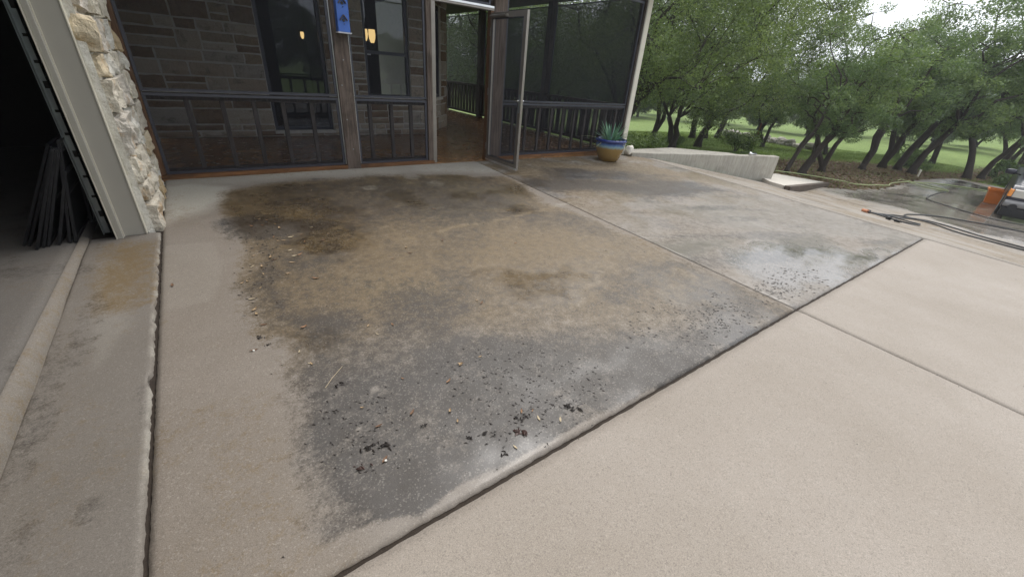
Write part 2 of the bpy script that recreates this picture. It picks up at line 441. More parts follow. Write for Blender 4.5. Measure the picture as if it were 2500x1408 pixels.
POLY={
 'main':[(0.03, 5.2), (0.34, 5.38), (0.95, 5.41), (1.64, 5.41), (2.74, 5.21), (3.49, 4.85), (3.31, 3.77), (3.43, 1.97), (3.44, 0.87), (3.4, 0.76), (2.62, 0.77), (1.77, 0.8), (1.14, 0.81), (0.92, 0.81), (0.76, 0.81), (0.56, 0.8), (0.39, 0.78), (0.17, 0.86), (0.09, 1.07), (0.07, 1.2), (0.03, 1.4), (0.04, 1.57), (0.07, 1.79), (0.09, 2.06), (0.03, 2.43), (-0.01, 2.75), (0.04, 3.31), (0.05, 3.7), (-0.04, 4.12)],
 'd1':[(-0.02, 4.26), (0.16, 4.48), (0.47, 4.24), (0.78, 4.12), (0.99, 3.92), (0.65, 3.73), (0.2, 3.73), (-0.01, 3.96)],
 'd2':[(0.18, 5.0), (0.41, 5.31), (0.95, 5.41), (1.4, 5.28), (2.0, 4.91), (2.58, 4.36), (3.0, 3.71), (3.01, 3.26), (2.35, 3.14), (1.41, 3.52), (0.88, 4.08), (0.33, 4.42)],
 'd3':[(0.05, 3.38), (0.19, 3.47), (0.32, 3.18), (0.24, 2.87), (0.23, 2.58), (0.55, 2.42), (0.74, 2.21), (0.54, 2.07), (0.23, 2.1), (0.1, 2.35), (0.01, 2.64)],
 'd4':[(-0.18, 1.97), (0.44, 2.07), (0.77, 1.99), (1.12, 1.85), (1.5, 1.7), (1.93, 1.42), (2.52, 1.28), (3.24, 1.0), (2.35, 0.54), (1.65, 0.52), (1.16, 0.52), (0.86, 0.53), (0.64, 0.53), (0.43, 0.49), (-0.12, 0.57), (-0.19, 1.09), (-0.22999999999999998, 1.33), (-0.24, 1.59)],
 'd5':[(1.09, 1.79), (1.33, 1.74), (1.32, 1.55), (1.27, 1.28), (1.11, 1.26), (1.08, 1.47), (1.04, 1.66)],
 'd6':[(0.86, 3.86), (1.03, 3.9), (1.03, 3.68), (0.88, 3.53)],
 'wetA':[(1.12, 1.48), (1.57, 1.37), (2.38, 1.19), (2.94, 0.94), (2.03, 0.94), (1.43, 0.96), (1.06, 0.97), (0.72, 0.98), (0.38, 1.08), (0.26, 1.24), (0.56, 1.26), (0.89, 1.25)],
 'gold':[(0.89, 3.34), (1.77, 3.37), (2.88, 3.11), (3.32, 2.61), (3.43, 2.06), (2.93, 1.96), (1.94, 2.26), (1.11, 2.44), (0.72, 2.63)],
 'olive':[(0.69, 2.71), (1.17, 2.55), (1.33, 2.2), (0.85, 2.2), (0.61, 2.44)],
 'green':[(1.4, 5.28), (2.69, 5.12), (3.38, 4.49), (2.91, 3.59), (2.2, 3.44), (1.59, 3.94), (1.25, 4.49)],
 'light':[(-0.49, 5.59), (-0.22, 5.67), (0.12, 5.4), (0.01, 4.92), (-0.15, 4.66), (-0.45, 4.43)],
 'dryedge':[(-0.47, 5.83), (1.51, 5.88), (2.8, 5.86), (3.77, 5.73), (3.66, 5.09), (2.23, 5.46), (0.98, 5.56), (0.11, 5.46), (-0.46, 5.48)],
 'arc':[(-0.45, 3.92), (-0.13, 3.87), (-0.1, 3.44), (-0.13, 3.11), (-0.2, 2.88), (-0.43, 2.87)],
 'botdry':[(-0.21, 1.01), (-0.09, 0.99), (0.02, 0.98), (0.13, 0.97), (0.19, 0.96), (0.24, 0.95), (0.35, 0.89), (0.42, 0.91), (0.51, 0.93), (0.6, 0.92), (0.78, 0.91), (1.01, 0.91), (1.36, 0.89), (1.74, 0.88), (1.7, 0.85), (0.03, 0.86)],
 'b_dark1':[(3.51, 4.67), (4.47, 5.19), (5.74, 4.79), (6.83, 3.86), (6.84, 3.12), (4.9, 3.27), (4.26, 3.85), (3.42, 3.9)],
 'b_dark2':[(3.56, 3.51), (4.73, 3.15), (4.99, 2.4), (4.03, 2.34), (3.62, 2.89)],
 'b_ol1':[(3.48, 2.2), (4.17, 2.22), (4.74, 2.0), (4.21, 1.85), (3.54, 1.77), (3.3, 1.88)],
 'b_ol2':[(5.22, 1.75), (5.96, 1.53), (5.8, 1.26), (5.23, 1.32), (4.73, 1.58)],
 'b_ol3':[(6.45, 1.2), (7.08, 1.1), (7.0, 0.92), (6.24, 0.94), (6.13, 1.07)],
 'b_wet':[(4.15, 1.82), (4.8, 1.79), (5.46, 1.4), (5.86, 1.11), (6.59, 0.94), (5.34, 0.89), (4.43, 0.92), (3.82, 0.96), (3.74, 1.24), (3.82, 1.55)],
 'b_wet2':[(4.42, 3.6), (6.32, 2.84), (6.87, 1.41), (6.87, 0.97), (5.8, 1.52), (4.68, 2.22), (4.14, 2.7)],
 'b_light':[(3.98, 5.55), (4.64, 5.74), (6.32, 5.64), (7.09, 5.34), (5.45, 4.71), (4.75, 4.99), (3.99, 4.9)],
 'f_wet':[(12.26, 3.57), (19.96, 3.32), (24.7, 2.97), (23.93, 0.93), (23.41, -0.08), (13.47, -0.39), (11.81, 0.07), (11.84, 0.92), (12.43, 1.81), (12.37, 2.4), (12.11, 3.08)],
 'f_dark':[(19.68, 1.79), (20.99, 1.46), (18.18, 0.97), (17.37, 1.39), (17.94, 1.73)],
 'f_streak':[(20.77, 3.37), (24.7, 2.97), (24.55, 2.1), (22.96, 1.47), (21.11, 2.3), (19.78, 2.95)],
 'ap_brown':[(-0.81, 4.08), (-0.5, 4.03), (-0.47, 3.22), (-0.51, 2.91), (-0.72, 2.96), (-0.8, 3.44)],
 'ap_light':[(-0.79, 3.76), (-0.63, 3.69), (-0.6, 2.76), (-0.7, 2.43), (-0.76, 2.85)],
}
DEB={
 'c1':[(3.08, 1.32), (3.21, 1.12), (2.97, 0.93), (2.68, 1.02), (2.72, 1.18)],
 'c2':[(2.22, 1.38), (2.68, 1.36), (2.79, 1.08), (2.44, 0.94), (2.22, 1.11), (1.88, 1.2)],
 'c3':[(4.21, 1.38), (4.63, 1.1), (4.32, 0.89), (3.52, 1.0), (3.61, 1.22)],
 'c4':[(0.76, 1.69), (1.37, 1.52), (1.52, 1.18), (1.4, 0.96), (1.06, 1.03), (0.77, 1.25)],
 'c5':[(0.2, 1.65), (0.47, 1.56), (0.46, 1.27), (0.34, 1.17), (0.18, 1.24)],
 'c6':[(0.11, 4.27), (0.43, 4.38), (0.41, 3.54), (0.14, 2.92), (-0.04, 2.61)],
 'c7':[(0.96, 1.21), (1.3, 1.01), (1.15, 0.92), (0.84, 0.96), (0.64, 1.1)],
 'c8':[(3.61, 1.22), (3.89, 1.17), (3.63, 0.98), (3.38, 1.03)],
}

PATH = {
'green_a':[(13.553, 5.307), (14.433, 4.861), (15.253, 4.129), (15.334, 3.725), (16.925, 3.504), (17.363, 3.42), (18.05, 3.511), (19.547, 3.405), (20.974, 3.062), (21.781, 2.517), (22.319, 1.824), (22.132, 1.082)],
'green_b':[(19.617, 3.443), (19.512, 3.004), (19.492, 2.57), (19.697, 2.334)],
'green_c':[(19.237, 3.623), (19.887, 3.655), (19.713, 3.476), (20.24, 3.264), (19.996, 2.552), (19.83, 2.397)],
'black_a':[(19.541, 2.37), (18.261, 2.401), (17.031, 2.367), (16.465, 2.286), (16.083, 2.112), (15.575, 1.486), (15.192, 0.833), (15.417, 0.291), (15.73, -0.222)],
'black_b':[(11.475, 1.527), (11.348, 1.702), (11.529, 1.794), (11.977, 1.759), (12.831, 1.456), (13.438, 0.925), (13.999, 0.205), (14.638, -0.252)],
'black_c':[(9.663, 1.999), (10.568, 1.847), (11.454, 1.556), (11.637, 1.2), (11.435, 0.58), (11.421, 0.048), (11.439, -0.341)],
'black_d':[(10.044, 2.005), (10.517, 1.772), (10.457, 1.446), (10.604, 1.383), (9.989, 1.327), (9.607, 1.486), (10.0, 1.93), (11.077, 1.883), (11.413, 1.418), (11.075, 0.82), (11.103, 0.028), (11.183, -0.348)],
'wand':[(9.642, 2.091), (9.98, 2.024), (9.138, 1.614), (9.05, 1.428)],
'walk':[(12.486, 4.926), (13.618, 4.026), (9.841, 3.55), (9.911, 3.881)],
'drive_edge':[(12.672, 3.902), (14.067, 3.467), (16.121, 3.31), (19.411, 3.432), (21.947, 3.489), (25.067, 3.032), (25.263, 1.946), (24.254, 0.955)],
}
# ------------------------------------------------------------------ terrain
def mk_terrain():
    t = NT('lawn_and_soil'); v = t.geo_pos()
    n1 = t.noise(v, .35, 5, .6); n2 = t.noise(v, 3.0, 5, .7); n3 = t.noise(v, 28, 4, .7)
    g = t.mix(t.ramp(n1, [(.3, 0), (.7, 1)]), (.150, .215, .065), (.205, .275, .090))
    g = t.mix(t.ramp(n2, [(.4, 0), (.75, .7)]), g, (.105, .140, .045))
    g = t.mix(1.0, g, t.ramp(n3, [(.2, .65), (.8, 1.3)]), 'MULTIPLY')
    br = t.mix(n2, (.085, .058, .036), (.17, .115, .070))
    br = t.mix(1.0, br, t.ramp(t.noise(v, 40, 4, .8), [(.2, .5), (.8, 1.4)]), 'MULTIPLY')
    m = t.ramp(t.math('ADD', t.attr('litter'), t.math('SUBTRACT', t.math('MULTIPLY', n2, .9), .45)), [(.3, 0), (.62, 1)])
    c = t.mix(m, g, br)
    return t.done(t.bsdf(c, .95, 0, t.bump(n3, .8, .03), .15))
M['terrain'] = mk_terrain()

def axis(parts):
    out = []
    for a, b, st in parts:
        out += list(np.arange(a, b - 1e-6, st))
    out.append(parts[-1][1])
    return np.array(out)

LITTER = [(10.4, 5.2), (13.0, 7.5), (17.0, 8.2), (24.0, 6.4), (26.0, 4.2), (29.0, 3.4), (34, 3.2), (34, 2.0), (25.6, 2.2), (25, 2.9), (22, 3.3), (19.3, 3.2), (16, 3.1), (14, 3.3), (12.5, 3.8)]
def build_terrain():
    xs = axis([(-400, -60, 40), (-60, 6, 3), (6, 40, .35), (40, 80, 2), (80, 200, 10), (200, 410, 70)])
    ys = axis([(-400, -60, 40), (-60, 1, 3), (1, 20, .35), (20, 60, 2), (60, 200, 10), (200, 410, 70)])
    X, Y = np.meshgrid(xs, ys)
    Z = ZG(X, Y) - .035
    far = (X > 8.0) & ((Y > 3.0) | (X > 25.5))
    Z = Z + np.where(far, (fbm(X * .8, Y * .8, 3) - .5) * .10, 0)
    # soil pulled well under the paved yard and the buildings
    paved = (X < 25.2) & (X > -9) & (Y < 3.2) & (Y > -12)
    Z = np.where(paved, Z - .10, Z)
    Z = np.where((X < 7.6) & (X > -9) & (Y < 16) & (Y >= 3.0), np.minimum(Z, -.2) - .15, Z)
    far_r = np.hypot(X - 10, Y)
    Z = Z + sstep(60, 400, far_r) * 3.0 * (fbm(X * .01, Y * .01, 9) - .15)
    sdl = poly_sd(X.ravel(), Y.ravel(), LITTER)
    lit = sstep(-.8, .9, sdl)
    lit = np.maximum(lit, sstep(1.6, .4, np.hypot(X - 12.6, Y - 9.6).ravel()) * .8)
    nx, ny = len(xs), len(ys)
    i = np.arange(nx * ny).reshape(ny, nx)
    F = np.stack([i[:-1, :-1].ravel(), i[:-1, 1:].ravel(), i[1:, 1:].ravel(), i[1:, :-1].ravel()], 1)
    me = np_mesh('ground', np.stack([X.ravel(), Y.ravel(), Z.ravel()], 1), F, {'litter': lit}, True)
    tag(link('ground', me, M['terrain']), 'green lawn and brown leaf litter falling away from the house', 'ground', kind='structure')
build_terrain()
def z_soil(x, y):
    return zg(x, y) - .035 + float((fbm(np.array([x * .8]), np.array([y * .8]), 3)[0] - .5) * .10)

# ------------------------------------------------------------------ stains
_cache = {}
def pm(X, Y, key, soft=.12, ragged=.10, seed=0, fr=3.0):
    wx = (fbm(X * fr, Y * fr, 40 + seed) - .5) * ragged * 2
    wy = (fbm(X * fr, Y * fr, 90 + seed) - .5) * ragged * 2
    s = poly_sd(X + wx, Y + wy, POLY[key]) + (fbm(X * 11, Y * 11, 7 + seed, 3) - .5) * ragged * .8
    return sstep(-soft, soft, s)

def stains(X, Y):
    one = np.zeros_like(X)
    D, Gd, Ol, Wt, Li = one.copy(), one.copy(), one.copy(), one.copy(), one.copy()
    patch = fbm(X * 2.2, Y * 2.2, 5)
    fine = fbm(X * 9, Y * 9, 15)
    streak = fbm((X * .94 - Y * .34) * .7, (X * .34 + Y * .94) * 4.0, 25)
    main = pm(X, Y, 'main', .13, .10, 1)
    main = main * (Y > .862)
    # slab between the garage apron and the first long joint
    Gd = np.maximum(Gd, main * .88)
    Gd = np.maximum(Gd, pm(X, Y, 'gold', .45, .2, 2) * 1.0)
    D = np.maximum(D, main * (.42 + .30 * sstep(.42, .72, patch)))
    D = np.maximum(D, pm(X, Y, 'd4', .34, .16, 3) * main * (.86 + .6 * (patch - .5)))
    D = np.maximum(D, pm(X, Y, 'd2', .30, .2, 4) * (.66 + .6 * (fine - .5)))
    # darkest along the washed lower edge and the left margin
    low = main * sstep(1.45, 1.0, Y) * sstep(1.3, .3, X) + main * .8 * np.exp(-(((X - 1.25) / .35) ** 2 + ((Y - 1.22) / .25) ** 2))
    D = np.maximum(D, low * .95)
    D = np.maximum(D, pm(X, Y, 'd1', .18, .1, 5) * .95)
    D = np.maximum(D, pm(X, Y, 'd3', .2, .12, 6) * .80)
    D = np.maximum(D, pm(X, Y, 'd5', .12, .08, 7) * .92)
    D = np.maximum(D, pm(X, Y, 'd6', .10, .05, 8) * .80)
    Gd = Gd * (1 - .55 * pm(X, Y, 'd4', .4, .15, 9))
    Ol = np.maximum(Ol, pm(X, Y, 'green', .4, .2, 10) * .75)
    Ol = np.maximum(Ol, pm(X, Y, 'olive', .3, .2, 11) * .55)
    D = D * (1 - .38 * pm(X, Y, 'gold', .5, .25, 12))
    D = np.maximum(D, main * sstep(.56, .70, fbm(X * 2.7, Y * 2.7, 44)) * .62 * (.55 + .45 * sstep(1.9, .6, X)))
    # paler worn spots inside the dark growth
    pale = sstep(.62, .78, fbm(X * 3.1 + 9, Y * 3.1, 33)) * main
    D = D * (1 - .38 * pale)
    for cx, cy, r in ((1.50, 4.92, .10), (2.16, 5.22, .12), (2.33, 4.85, .12), (.42, 1.62, .022), (.27, 1.42, .015)):
        ring = sstep(r * 1.15, r * .8, np.hypot(X - cx, Y - cy))
        D = D * (1 - .6 * ring); Li = np.maximum(Li, ring * .12); Gd = np.maximum(Gd * (1 - .6 * ring), 0)
    Wt = np.maximum(Wt, pm(X, Y, 'wetA', .35, .2, 13) * .46)
    Wt = np.maximum(Wt, main * (.32 + .30 * sstep(.5, .75, fbm(X * 1.4, Y * 1.4, 66))))
    Li = np.maximum(Li, pm(X, Y, 'light', .12, .06, 14) * .85)
    Li = np.maximum(Li, pm(X, Y, 'dryedge', .14, .08, 15) * .75 * (.6 + .8 * (patch - .3)))
    arc = pm(X, Y, 'arc', .012, .004, 16)
    Li = np.maximum(Li, arc * .10)
    bd = pm(X, Y, 'botdry', .012, .010, 17)
    D = D * (1 - bd); Gd = Gd * (1 - .8 * bd)
    Gd = np.maximum(Gd, .20 * (1 - main) * sstep(.35, .6, patch) * (X < 3.5) * (X > -.47) * (Y > .86))
    # thin mineral tide lines
    for line, w in (([(1.33, 3.34), (1.58, 3.34), (1.87, 3.39), (2.28, 3.41), (2.82, 3.47), (3.49, 3.59), (4.14, 3.73), (4.76, 3.75)], .045), ([(5.52, 2.8), (5.44, 2.48), (5.45, 2.16), (5.43, 1.95)], .03)):
        d_ = np.full(X.shape, 9.0)
        wx = (fbm(X * 5, Y * 5, 61) - .5) * .12
        for (x1, y1), (x2, y2) in zip(line[:-1], line[1:]):
            dx, dy = x2 - x1, y2 - y1
            q = np.clip(((X - x1) * dx + (Y + wx - y1) * dy) / (dx * dx + dy * dy), 0, 1)
            d_ = np.minimum(d_, np.hypot(X - x1 - q * dx, Y + wx - y1 - q * dy))
        tl = sstep(w, w * .2, d_) * sstep(.3, .55, fbm(X * 7, Y * 7, 63))
        D = D * (1 - .7 * tl); Li = np.maximum(Li, tl * .30)
    # slab beyond the first long joint
    B = sstep(3.50, 3.54, X)
    b1 = pm(X, Y, 'b_dark1', .4, .25, 18)
    D = np.maximum(D * (1 - B), np.maximum(D * B, B * b1 * (.80 + 1.6 * (streak - .5))))
    D = np.maximum(D, B * pm(X, Y, 'b_dark2', .4, .25, 19) * (.50 + 1.2 * (streak - .5)))
    inb = B * (X < 7.45) * (Y > .86)
    D = np.maximum(D, inb * sstep(.48, .75, streak) * .50)
    D = np.maximum(D, inb * (.12 + .20 * patch))
    for k, s in (('b_ol1', 20), ('b_ol2', 21), ('b_ol3', 22)):
        Ol = np.maximum(Ol, B * pm(X, Y, k, .22, .16, s) * .95); Wt = np.maximum(Wt, B * pm(X, Y, k, .2, .1, s) * .5)
    Wt = np.maximum(Wt, B * pm(X, Y, 'b_wet', .30, .25, 23) * 1.15)
    Wt = np.maximum(Wt, B * pm(X, Y, 'b_wet2', .5, .3, 24) * .50)
    Wt = np.maximum(Wt, inb * (.26 + .22 * sstep(.4, .7, fbm(X * 1.1, Y * 1.1, 67))))
    Li = np.maximum(Li, B * pm(X, Y, 'b_light', .3, .2, 25) * .40)
    Gd = np.maximum(Gd, inb * (.30 + .45 * sstep(2.0, 4.5, Y)) * sstep(.25, .5, patch))
    Gd = np.maximum(Gd, B * pm(X, Y, 'b_light', .3, .2, 26) * .45 * sstep(.4, .6, patch))
    # lower drive
    for a_ in (D, Gd, Ol, Wt):
        a_ *= np.where((Y < .862) & (X < 7.45), 0.0, 1.0)
    Fm = sstep(7.5, 7.6, X)
    fw = pm(X, Y, 'f_wet', .5, .3, 27)
    Wt = np.maximum(Wt, Fm * fw * (.78 + .5 * (patch - .5)))
    D = np.maximum(D, Fm * fw * (.16 + .6 * sstep(.5, .75, streak)))
    D = np.maximum(D, Fm * pm(X, Y, 'f_dark', .5, .3, 28) * .95)
    D = np.maximum(D, Fm * pm(X, Y, 'f_streak', .5, .3, 29) * sstep(.45, .6, streak) * .9)
    Gd = np.maximum(Gd, Fm * (1 - fw) * .45 * sstep(.3, .6, patch))
    D = np.maximum(D, Fm * sstep(.58, .72, streak) * .35 * (1 - fw))
    # apron by the garage
    A = sstep(-.46, -.48, X)
    Gd = np.maximum(Gd * (1 - A), A * np.maximum(pm(X, Y, 'ap_brown', .18, .1, 30) * .75,   .16 * sstep(.35, .6, patch)))
    Li = np.maximum(Li * (1 - A), A * pm(X, Y, 'ap_light', .05, .03, 31) * .18)
    D = np.maximum(D * (1 - A), A * (sstep(.58, .8, patch) * .35 + .25 * sstep(.5, .7, fbm(X * 6, Y * 1.3, 81))))
    D = np.maximum(D, A * sstep(.10, .03, np.hypot((X + .62) * 1.4, Y - 1.52)) * .28)
    Ol = Ol * (1 - A)
    Wt = Wt * (1 - A) + A * .12
    return [np.clip(a, 0, 1) for a in (D, Gd, Ol, Wt, Li)]

def slab(name, mat, parent, x0, x1, y0f, y1f, nx, ny, dz=0.0, jag=0.0, flat=None, th=.09, power=1.0, seed=0):
    """one cast slab: top grid with eased edges and a skirt"""
    xs = np.linspace(x0, x1, nx)
    t = np.linspace(0, 1, ny) ** power
    X = np.repeat(xs[None, :], ny, 0)
    y0 = np.array([y0f(x) if callable(y0f) else y0f for x in xs]); y1 = np.array([y1f(x) if callable(y1f) else y1f for x in xs])
    Y = y0[None, :] + (y1 - y0)[None, :] * t[:, None]
    if jag:
        j = np.zeros_like(X)
        rj = np.random.RandomState(7)
        yy = Y[:, -1]; zone = sstep(1.6, 2.0, yy) * sstep(4.1, 3.6, yy)
        chip = np.maximum(fbm(yy * 9, yy * 0 + 3, 71) - .50, 0) * .10 + np.maximum(fbm(yy * 37, yy * 0 + 5, 73) - .52, 0) * .06
        j[:, -1] = -(.15 + .85 * zone) * chip * .6 * rj.uniform(.5, 1.3, len(yy)) - rj.uniform(0, .0015, len(yy))
        X = X + j
        Y[0, :] += (fbm(X[0, :] * 14, X[0, :] * 0, 72 + seed) - .5) * .004
    Z = (ZG(X, Y) if flat is None else np.full_like(X, flat)) + dz
    Z = Z + (fbm(X * 1.7, Y * 1.7, 55) - .5) * .006
    rb = np.random.RandomState(13 + nx)
    X[1:-1, 0] += rb.uniform(-.002, .002, ny - 2); X[1:-1, -1] += rb.uniform(-.002, .002, ny - 2)
    Y[0, 1:-1] += rb.uniform(-.003, .002, nx - 2); Y[-1, 1:-1] += rb.uniform(-.002, .003, nx - 2)
    for sl in ((0, slice(None)), (-1, slice(None)), (slice(None), 0), (slice(None), -1)):
        Z[sl] -= .005
    D, Gd, Ol, Wt, Li = stains(X.ravel(), Y.ravel())
    if jag:
        e = sstep(.026, .0, (x1 - X).ravel()) * sstep(.42, .60, fbm(X * 9, Y * 9, 77).ravel())
        Li = np.maximum(Li, e * .45)
    idx = np.arange(nx * ny).reshape(ny, nx)
    F = np.stack([idx[:-1, :-1].ravel(), idx[:-1, 1:].ravel(), idx[1:, 1:].ravel(), idx[1:, :-1].ravel()], 1)
    ring = np.concatenate([idx[0, :], idx[1:, -1], idx[-1, -2::-1], idx[-2:0:-1, 0]])
    V = np.stack([X.ravel(), Y.ravel(), Z.ravel()], 1)
    low = V[ring].copy(); low[:, 2] -= th
    n0 = len(V); k = len(ring)
    a = np.arange(k); b = (a + 1) % k
    F2 = np.stack([ring[b], ring[a], n0 + a, n0 + b], 1)
    V = np.concatenate([V, low]); F = np.concatenate([F, F2])
    at = {n_: np.concatenate([q, q[ring]]) for n_, q in zip(('dark', 'gold', 'olive', 'wet', 'light'), (D, Gd, Ol, Wt, Li))}
    return link(name, np_mesh(name, V, F, at, False), mat, parent)

drive = tag(empty('driveway'), 'stained and washed concrete slabs of the yard and drive', 'driveway', kind='structure')
J1, J2, J3, DY, J4 = -.462, 3.52, 7.45, .86, 11.35
EDGE_X = [7.45, 7.6, 10.9, 12.7, 14.07, 16.1, 19.4, 21.9, 25.0, 25.3]
EDGE_Y = [5.45, 5.40, 4.26, 3.90, 3.47, 3.31, 3.43, 3.49, 3.03, 1.95]
edge = lambda x: float(np.interp(x, EDGE_X, EDGE_Y)) + (.05 * math.sin(x * 7) + .04 * math.sin(x * 17.3) if x > 12.5 else 0)
slab('slab', M['pad'], drive, J1 + .007, J2 - .005, DY + .012, 5.835, 180, 230)
slab('slab', M['pad'], drive, J2 + .005, J3 - .006, DY + .012, lambda x: 5.835 if x < 7.0 else 5.835 - (x - 7.0) * .75, 130, 180)
slab('slab', M['clean'], drive, J1 + .007, J2 - .005, -7.0, DY - .012, 110, 150)
slab('slab', M['clean'], drive, J2 + .005, J3 - .006, -7.0, DY - .012, 90, 130)
slab('slab', M['drive'], drive, J3 + .006, J4 - .006, -7.0, edge, 60, 150)
slab('slab', M['drive'], drive, J4 + .006, 25.3, -7.0, edge, 170, 130)
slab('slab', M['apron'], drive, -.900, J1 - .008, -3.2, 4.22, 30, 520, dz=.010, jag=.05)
def filler():
    xs = np.linspace(-.9, 25.0, 80); ys = np.linspace(-7, 5.8, 60)
    X, Y = np.meshgrid(xs, ys)
    keep = lambda x, y: y < edge(max(x, 7.45)) - .25 if x > 7.3 else True
    Z = ZG(X, Y) - .016
    Z = np.where((X > 7.3) & (Y > np.array([[edge(max(x, 7.45)) - .4 for x in xs]] * len(ys))), Z - .05, Z)
    idx = np.arange(X.size).reshape(X.shape)
    F = np.stack([idx[:-1, :-1].ravel(), idx[:-1, 1:].ravel(), idx[1:, 1:].ravel(), idx[1:, :-1].ravel()], 1)
    link('joint_filler', np_mesh('joint_filler', np.stack([X.ravel(), Y.ravel(), Z.ravel()], 1), F), M['joint'], drive)
filler()

# garage floor: level, with the rounded lip that rises above the sloping apron
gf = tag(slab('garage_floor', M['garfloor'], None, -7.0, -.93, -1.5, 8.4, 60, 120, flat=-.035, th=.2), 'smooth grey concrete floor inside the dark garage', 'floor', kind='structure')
def lip():
    ys = np.linspace(-1.5, 4.25, 120); V = []; n = 9
    for y in ys:
        zb = zg(-.86, y) - .01; zt = -.035 + .006
        w = .003 * math.sin(y * 3.1) + .002 * math.sin(y * 11)
        h = max(zt - zb, .012)
        for k in range(n):
            a = k / (n - 1)
            V.append((-.945 + a * (.050 + .006 * min(1, h / .1)) + w * a, y, zb + h * math.cos(a * math.pi / 2) ** .6 if k < n - 1 else zb - .02))
    V = np.array(V); idx = np.arange(len(V)).reshape(len(ys), n)
    F = np.stack([idx[:-1, :-1].ravel(), idx[:-1, 1:].ravel(), idx[1:, 1:].ravel(), idx[1:, :-1].ravel()], 1)
    at = {k: np.zeros(len(V)) for k in ('dark', 'gold', 'olive', 'wet')}
    at['gold'] += .2; at['light'] = np.full(len(V), .06)
    link('floor_lip', np_mesh('floor_lip', V, F, at, True), M['apron'], gf)
lip()

# strip of rusty stained sill and mortar under the porch front
porch_floor = tag(bx('porch_floor', M['pfloor'], None, -.55, 7.16, 5.845, 15.0, -.25, .0), 'glossy brown stained concrete porch floor', 'floor', kind='structure')
# ------------------------------------------------------------------ stones
def face_stone(w, h, depth, rng, n=3):
    """a squared stone, its face towards -Y at y = -depth, base corner at the origin"""
    xs = np.linspace(0, w, n + 1); zs = np.linspace(0, h, n + 1)
    V = []; F = []
    for j, z in enumerate(zs):
        for i, x in enumerate(xs):
            e = (i in (0, n)) or (j in (0, n))
            d = -depth * (.62 if e else 1) + rng.uniform(-1, 1) * depth * (.18 if e else .3)
            jx = rng.uniform(-1, 1) * .006; jz = rng.uniform(-1, 1) * .006
            V.append((x + jx, d, z + jz))
    for j in range(n):
        for i in range(n):
            a = j * (n + 1) + i
            F.append((a, a + 1, a + n + 2, a + n + 1))
    ring = [i for i in range(n + 1)] + [(n + 1) * (j + 1) + n for j in range(n)] + [(n + 1) * n + i for i in range(n - 1, -1, -1)] + [(n + 1) * j for j in range(n - 1, 0, -1)]
    m = len(V)
    for r in ring: V.append((V[r][0], .02, V[r][2]))
    k = len(ring)
    for q in range(k):
        F.append((ring[(q + 1) % k], ring[q], m + q, m + (q + 1) % k))
    me = bpy.data.meshes.new('stone'); me.from_pydata(V, [], F); me.update()
    return me

def rough_block(sx, sy, sz, rng, amp=.018, cuts=4, rnd=.35):
    from mathutils import noise
    bm = bmesh.new(); bmesh.ops.create_cube(bm, size=1)
    bmesh.ops.subdivide_edges(bm, edges=bm.edges[:], cuts=cuts, use_grid_fill=True)
    off = Vector((rng.uniform(0, 50), rng.uniform(0, 50), rng.uniform(0, 50)))
    S = Vector((sx, sy, sz))
    for v in bm.verts:
        c = v.co * 2
        q = Vector([math.copysign(abs(x) ** 1.0, x) for x in c])
        L = max(abs(x) for x in c)
        sph = c.normalized() * L
        p = c.lerp(sph, rnd)
        p = Vector((p.x * sx / 2, p.y * sy / 2, p.z * sz / 2))
        d = noise.fractal(p * 9 + off, 1.0, 2.0, 4) * amp + noise.noise(p * 3.5 + off) * amp * .9
        p += c.normalized() * d
        v.co = p
    me = bpy.data.meshes.new('stone'); bm.to_mesh(me); bm.free()
    if cuts < 8: me.polygons.foreach_set('use_smooth', [True] * len(me.polygons))
    me.update()
    return me

def course_layout(x0, x1, z0, z1, opens, rng, hmin=.11, hmax=.28, wmin=.2, wmax=.60, gap=.024):
    """random coursed ashlar, rows broken at the openings' heads and sills"""
    cuts = sorted(set([z0, z1] + [z for o in opens for z in o[2:] if z0 < z < z1]))
    out = []
    for a, b in zip(cuts[:-1], cuts[1:]):
        nrow = max(1, round((b - a) / rng.uniform(.19, .23)))
        hs = np.array([rng.uniform(hmin, hmax) for _ in range(nrow)]); hs = hs / hs.sum() * (b - a)
        z = a
        for h in hs:
            blocked = [(o[0], o[1]) for o in opens if o[2] < z + h - .01 and o[3] > z + .01]
            seg = [(x0, x1)]
            for p, q in blocked:
                ns = []
                for s, e in seg:
                    if q <= s or p >= e: ns.append((s, e)); continue
                    if p > s: ns.append((s, p))
                    if q < e: ns.append((q, e))
                seg = ns
            for s, e in seg:
                if e - s < .03: continue
                x = s
                while x < e - 1e-6:
                    w = rng.uniform(wmin, wmax)
                    if e - (x + w) < wmin * .7: w = e - x
                    if h > .2 and rng.random() < .38 and w < .6:
                        k = rng.uniform(.42, .58)
                        out += [(x + gap / 2, z + gap / 2, w - gap, h * k - gap), (x + gap / 2, z + h * k + gap / 2, w - gap, h * (1 - k) - gap)]
                    else:
                        out.append((x + gap / 2, z + gap / 2, w - gap, h - gap))
                    x += w
            z += h
    return out

